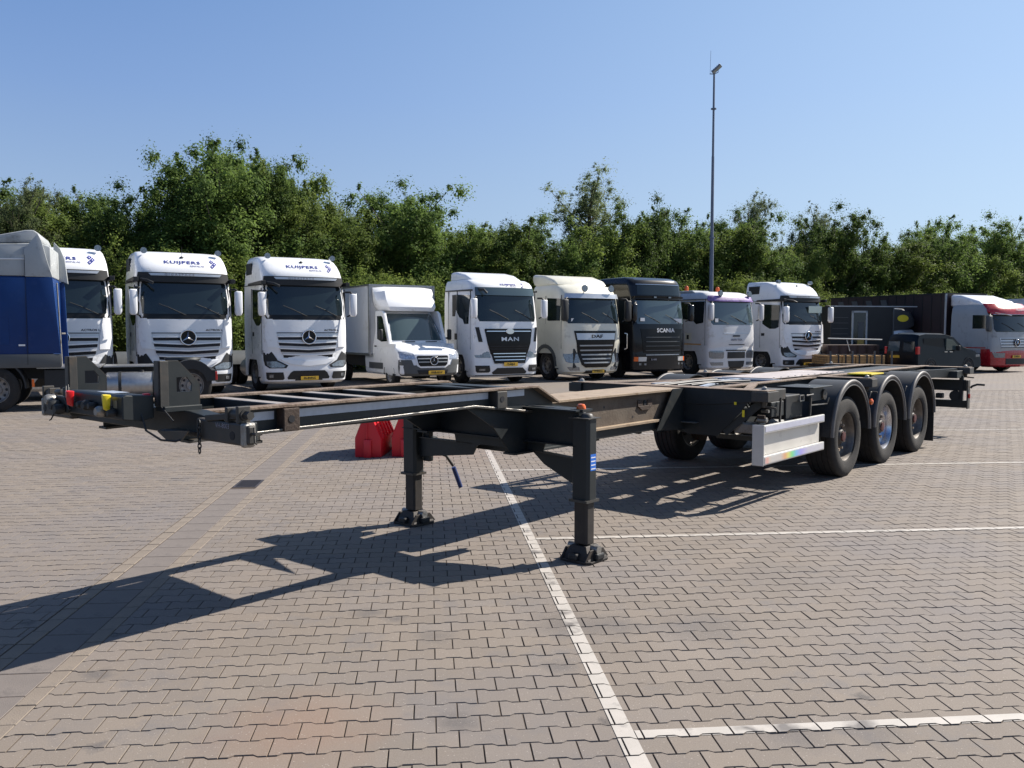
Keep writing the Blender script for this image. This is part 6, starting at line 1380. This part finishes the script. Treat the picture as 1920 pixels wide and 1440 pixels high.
# ------------------------------------------------------------------ trees and shrubs behind the trucks
def leaf_mat(name, col, tr=.5):
    m = bpy.data.materials.new(name); m.use_nodes = True; n = m.node_tree; L = n.links.new; n.nodes.clear()
    o = n.nodes.new('ShaderNodeOutputMaterial'); d = n.nodes.new('ShaderNodeBsdfPrincipled'); t = n.nodes.new('ShaderNodeBsdfTranslucent'); mx = n.nodes.new('ShaderNodeMixShader')
    at = n.nodes.new('ShaderNodeAttribute'); at.attribute_name = 'tint'; oi = n.nodes.new('ShaderNodeObjectInfo')
    mix = n.nodes.new('ShaderNodeMix'); mix.data_type = 'RGBA'; mix.inputs[6].default_value = (*[c * .62 for c in col], 1); mix.inputs[7].default_value = (min(1, col[0] * 1.75), min(1, col[1] * 1.45), col[2] * 1.1, 1)
    L(at.outputs['Fac'], mix.inputs[0])
    hs = n.nodes.new('ShaderNodeHueSaturation'); mr = n.nodes.new('ShaderNodeMapRange'); mr.inputs['To Min'].default_value = .75; mr.inputs['To Max'].default_value = 1.2
    L(oi.outputs['Random'], mr.inputs['Value']); L(mr.outputs[0], hs.inputs['Value']); L(mix.outputs[2], hs.inputs['Color'])
    L(hs.outputs[0], d.inputs['Base Color']); d.inputs['Roughness'].default_value = .65; d.inputs['Specular IOR Level'].default_value = .15
    L(hs.outputs[0], t.inputs['Color']); mx.inputs[0].default_value = tr; L(d.outputs[0], mx.inputs[1]); L(t.outputs[0], mx.inputs[2]); L(mx.outputs[0], o.inputs[0]); return m
ML = [leaf_mat('leaf_green', (.088, .155, .048)), leaf_mat('leaf_dark_oak', (.046, .082, .034), .3), leaf_mat('leaf_grey_willow', (.115, .165, .09)), leaf_mat('leaf_yellow_green', (.118, .185, .052))]
def crown_mesh(seed, H, W, kind, nleaf, size):
    """leaf-sized faces gathered in clumps along many upright or spreading branches; returns (crown mesh, wood mesh)"""
    r = np.random.RandomState(seed); C = []; wood = MB()
    trunk = [(0, 0, 0), (r.normal(0, .1), r.normal(0, .1), H * .35), (r.normal(0, .2), r.normal(0, .2), H * .7), (r.normal(0, .25), r.normal(0, .25), H * .84)]
    wood.tube(trunk, [H * .017, H * .013, H * .008, .015], 7)
    nb = {'bush': 30, 'oak': 34, 'willow': 42, 'birch': 34}[kind]
    for b in range(nb):
        t = (b + r.rand()) / nb; z0 = H * (.06 + .70 * t) if kind != 'oak' else H * (.14 + .62 * t)
        a = r.rand() * 6.283 + b * 2.4
        if kind == 'bush': L_ = W * .5 * (1.0 - .35 * t) * r.uniform(.6, 1.15); rise = r.uniform(.5, 1.3) * (1.2 + t)
        elif kind == 'oak': L_ = W * .5 * math.sin(math.pi * min(.97, .30 + .62 * t)) * r.uniform(.75, 1.15); rise = r.uniform(.15, .6)
        elif kind == 'willow': L_ = W * .5 * (1.05 - .62 * t) * r.uniform(.6, 1.2); rise = r.uniform(1.2, 2.4)
        else: L_ = W * .5 * math.sin(math.pi * min(.95, .25 + .65 * t)) * r.uniform(.6, 1.2); rise = r.uniform(.4, 1.0)
        p0 = np.array([np.interp(z0, [q[2] for q in trunk], [q[0] for q in trunk]), np.interp(z0, [q[2] for q in trunk], [q[1] for q in trunk]), z0])
        dr_ = np.array([math.cos(a), math.sin(a), rise]); p1 = p0 + dr_ * L_ * np.array([1, 1, .6]); p1[2] = min(p1[2], H * r.uniform(.86, 1.0))
        mid = (p0 + p1) / 2 + np.array([0, 0, -.08 * L_ if kind != 'oak' else .12 * L_]); wood.tube([tuple(p0), tuple(mid), tuple(p1)], [H * .005, H * .0035, .008], 5)
        k = max(4, int(L_ / .28))
        for i in range(k + 1):
            u = (i + .6) / (k + 1); q = p0 * (1 - u) ** 2 + 2 * mid * u * (1 - u) + p1 * u * u
            sp = {'bush': .46, 'oak': .60, 'willow': .36, 'birch': .42}[kind] * (.55 + .7 * u)
            for _ in range(2 if kind != 'oak' else 3): C.append((q + r.normal(0, sp * .75, 3), sp * r.uniform(.6, 1.1)))
        if kind in ('bush', 'willow', 'birch'):   # upright leader shoots that make the ragged skyline
            s_ = p1 + np.array([r.normal(0, .1), r.normal(0, .1), 0]); h = r.uniform(.1, .65) * (1 if kind != 'birch' else .6)
            for i in range(4): C.append((s_ + np.array([r.normal(0, .06), r.normal(0, .06), h * i / 4]), .11))
    for i in range(8): C.append((np.array([trunk[-1][0] + r.normal(0, .12), trunk[-1][1] + r.normal(0, .12), H * (.76 + .022 * i)]), .40 - .02 * i))
    C = np.array([(*c, s_) for c, s_ in C]); n = nleaf
    idx = r.choice(len(C), n, p=(C[:, 3] ** 1.6) / (C[:, 3] ** 1.6).sum())
    d = r.normal(0, 1, (n, 3)); d /= np.linalg.norm(d, axis=1)[:, None]; rad = r.rand(n) ** .45
    P = C[idx, :3] + d * (C[idx, 3] * np.minimum(np.abs(r.normal(0, .60, n)), 1.25))[:, None]; P[:, 2] = np.clip(P[:, 2], .05, None)
    # leaf frame: leaves face outwards from their clump and upwards, with scatter
    nm = d + np.array([0, 0, .6]) + r.normal(0, .55, (n, 3)); nm /= np.linalg.norm(nm, axis=1)[:, None]
    rv = r.normal(0, 1, (n, 3)); a1 = np.cross(nm, rv); a1 /= np.linalg.norm(a1, axis=1)[:, None]; a2 = np.cross(nm, a1)
    s1 = size * r.uniform(.65, 1.35, n)[:, None]; s2 = s1 * (.55 if kind != 'willow' else .32)
    fold = nm * s1 * .12
    V = np.stack([P - a1 * s1, P + a2 * s2 - fold, P + a1 * s1, P - a2 * s2 - fold], 1).reshape(-1, 3)
    me = bpy.data.meshes.new('crown'); me.vertices.add(n * 4); me.vertices.foreach_set('co', V.ravel())
    me.loops.add(n * 4); me.loops.foreach_set('vertex_index', np.arange(n * 4)); me.polygons.add(n); me.polygons.foreach_set('loop_start', np.arange(n) * 4)
    me.update(calc_edges=True)
    ctint = r.rand(len(C)); tint = np.clip(ctint[idx] * .65 + r.rand(n) * .45, 0, 1)
    at = me.attributes.new('tint', 'FLOAT', 'FACE'); at.data.foreach_set('value', tint.astype(np.float32)); me.validate(); 
    return me, wood.mesh('trunk', M_bark, smooth=60)
VAR = {}
def variant(kind, k):
    key = (kind, k)
    if key not in VAR:
        H, W, n, s_, m_ = {'bush': (8.0, 5.0, 95000, .052, 0), 'oak': (9.5, 6.4, 90000, .06, 1), 'willow': (10.0, 5.2, 64000, .050, 2), 'birch': (9.5, 5.0, 60000, .048, 2), 'low': (4.6, 4.4, 60000, .05, 3)}[kind]
        me, wd = crown_mesh(100 + k * 7 + len(kind), H, W, 'bush' if kind == 'low' else kind, n, s_)
        me.materials.append(ML[m_ if not (kind == 'bush' and k % 2) else 3]); VAR[key] = (me, wd, H)
    return VAR[key]
LOOK = {'bush': 'leafy green tree', 'oak': 'dark green oak', 'willow': 'tall airy grey-green willow', 'birch': 'sparse wispy birch', 'low': 'low yellow-green shrub'}
def tree_pos(px, d):
    sx = (px - 960) / 1620; t = d / (math.cos(TH) - math.sin(TH) * sx); return sx * t, t
rt = random.Random(11); tno = [0]
def tree(kind, px, top, d, label, k=None, wide=1.0, group=None):
    X, Y = tree_pos(px, d); H = CAMH + (619.4 - top) * Y / 1620
    k = tno[0] % 3 if k is None else k; tno[0] += 1; me, wd, h0 = variant(kind, k)
    s_ = H / h0; sw = wide * (s_ * .35 + .65 * 1.0) if kind != 'oak' else wide * s_
    if group is None: group = 'trees of the belt behind the parked trucks'
    r = thing('tree' if kind != 'low' else 'shrub', label, 'tree' if kind != 'low' else 'shrub', (X, Y, -.05), rt.uniform(0, 6.28), group)
    link('crown', me, r, (0, 0, 0), None, (sw, sw, s_)); link('trunk', wd, r, (0, 0, 0), None, (sw, sw, s_))
SKY = [(-60, 335), (0, 332), (50, 300), (110, 330), (190, 345), (230, 362), (265, 342), (310, 395), (340, 335), (390, 285), (440, 275), (480, 268), (520, 290), (560, 310), (590, 350), (620, 345), (680, 358), (740, 350), (790, 362), (830, 375), (870, 395),
       (930, 398), (980, 412), (1020, 440), (1060, 440), (1105, 400), (1160, 430), (1200, 390), (1240, 380), (1290, 405), (1330, 422), (1380, 400), (1420, 405), (1440, 425), (1480, 410), (1520, 385), (1560, 420), (1600, 450), (1650, 435), (1700, 420), (1760, 405), (1800, 440), (1840, 442), (1870, 432), (1920, 452), (2000, 450)]
def sky_top(px): return float(np.interp(px, [a for a, _ in SKY], [b for _, b in SKY]))
MARK = [(60, 'the blue truck cab'), (200, 'the gap beside the blue cab'), (330, 'the second white tractor'), (460, 'the gap between lettered tractors'), (560, 'the third white tractor'), (690, 'the left flank of the box van'),
        (780, 'the white box van'), (870, 'the gap right of the box van'), (950, 'the white tractor with black grille'), (1030, 'the gap left of the cream tractor'), (1100, 'the cream tractor'), (1180, 'the left half of the black tractor'), (1250, 'the black tractor'), (1330, 'the floodlight mast'),
        (1400, 'the purple visored truck'), (1480, 'the rightmost white tractor'), (1580, 'the timber packs'), (1660, 'the black box truck'), (1760, 'the small black van'), (1850, 'the red lorry'), (1930, 'the far truck at the right edge')]
def near_mark(px): return min(MARK, key=lambda m: abs(m[0] - px))[1]
used = {}
def lab(kind, px, row):
    b = f"{LOOK[kind]} {row} {near_mark(px)}"
    used[b] = used.get(b, 0) + 1
    if used[b] > 1: b += ', ' + {2: 'second there', 3: 'third there', 4: 'fourth there'}.get(used[b], 'fifth there')
    return b
# landmark trees standing above the belt
for kind, px, top, d, lb, k, wd in (
    ('bush', 430, 283, 38.5, 'broad tallest green tree of the left half, above the second and third white tractors', 0, 1.25), ('oak', 485, 268, 43, 'dark oak crown peeping out behind the tallest left tree', 0, .8), ('bush', 375, 292, 40, 'slender green tree on the left shoulder of the tallest left tree', 2, .8), ('bush', 545, 308, 40, 'green tree on the right shoulder of the tallest left tree', 1, .95),
    ('oak', 770, 337, 45, 'dark round oak crown standing above the white box van', 1, .72), ('oak', 945, 388, 45, 'dark oak above the white tractor with black grille', 2, .62), ('willow', 1108, 292, 42, 'tallest airy grey-green tree, standing alone above the cream tractor', 0, 1.45),
    ('oak', 1235, 370, 44, 'wide dark oak rising behind the black tractor left of the mast', 0, .85), ('willow', 1400, 336, 44, 'slim airy tree with open crown just right of the floodlight mast', 1, .95), ('willow', 1522, 364, 44, 'broad airy grey-green tree above the rightmost white tractor', 2, 1.25),
    ('oak', 1500, 400, 46, 'dark dense tree left of the broad airy tree above the rightmost tractor', 1, .62), ('birch', 1735, 394, 45, 'open crowned birch above the small black van', 2, .85), ('oak', 1700, 412, 46, 'dark tree left of the open crowned birch on the right', 2, .6), ('oak', 1850, 424, 47, 'dark tree above the red lorry near the right edge', 0, .6),
    ('willow', 50, 303, 38, 'slim upright tree with pointed tip above the blue truck cab', 1, .8), ('willow', 620, 345, 41, 'slim upright grey-green tree right of the tallest left group', 2, .75), ('willow', 1165, 425, 41, 'short grey-green tree at the right foot of the tall airy tree', 2, .8)):
    tree(kind, px, top, d, lb, k, wd)
# main belt: two staggered rows that close the view, and low shrubs in front
px = -90.0; i = 0
while px < 2060:
    X, Y = tree_pos(px, 39.5); step = 2.5 * 1620 / Y * (.857 if px < 960 else .80)
    tree('bush', px + rt.uniform(-6, 6), sky_top(px) + rt.choice((-4, 6, 14, 30, 45, 60) if px < 1100 else (-14, -4, 12, 30, 48)) + rt.uniform(-4, 8), 39.5 + rt.uniform(-.8, .8), lab('bush', px, 'in middle row behind'), None, rt.uniform(.85, 1.35)); px += step * rt.uniform(.8, 1.2); i += 1
px = -70.0
while px < 2060:
    X, Y = tree_pos(px, 44); step = 2.9 * 1620 / Y * (.857 if px < 960 else .80)
    tree('bush' if i % 3 else 'oak', px, sky_top(px) + rt.uniform(8, 40), 44.5, lab('bush' if i % 3 else 'oak', px, 'in back row behind'), None, 1.0 if i % 3 else .55); px += step; i += 1
px = -80.0
while px < 2060:
    X, Y = tree_pos(px, 36.2); step = 2.9 * 1620 / Y * (.857 if px < 960 else .80)
    top = 619.4 - (rt.uniform(3.4, 4.9) - CAMH) * 1620 / Y
    tree('low', px, top, 36.4 + rt.uniform(-.5, .5), lab('low', px, 'in front row behind'), None, 1.0, 'low shrubs in front of the tree belt'); px += step
# bare dead tree
X, Y = tree_pos(1612, 44.5); H = CAMH + (619.4 - 428) * Y / 1620
dead = thing('tree', 'leafless dead tree with thin pale twigs between the airy trees and the open crowned birch', 'tree', (X, Y, 0)); mb = MB(); mb.tube([(0, 0, 0), (.05, 0, H * .6), (.1, 0, H)], [.09, .06, .012], 6)
for k in range(9):
    a = rt.uniform(-1, 1); z = H * rt.uniform(.62, .92); mb.tube([(.05, 0, z), (.05 + a * .5, rt.uniform(-.3, .3), z + .6), (.05 + a * .8, rt.uniform(-.4, .4), z + 1.3)], [.02, .012, .005], 4)
mb.build('trunk', M_greyp, dead, smooth=60)
# grass strip at the foot of the belt
def strip(d0, d1, z, name, m, lb):
    P = []
    for px_, d in ((-700, d0), (2500, d0), (2500, d1), (-700, d1)):
        X, Y = tree_pos(px_, d) if px_ < 2200 else tree_pos(2350, d); P.append((X, Y, z))
    struct(MB().add(P, [(0, 1, 2, 3)]).build(name, m, fix=False), lb)
strip(34.8, 90, .02, 'grass_verge', mat('rough_grass', (.035, .05, .018), .95, var=.4, vscale=1.2), 'dark rough grass under the tree belt')
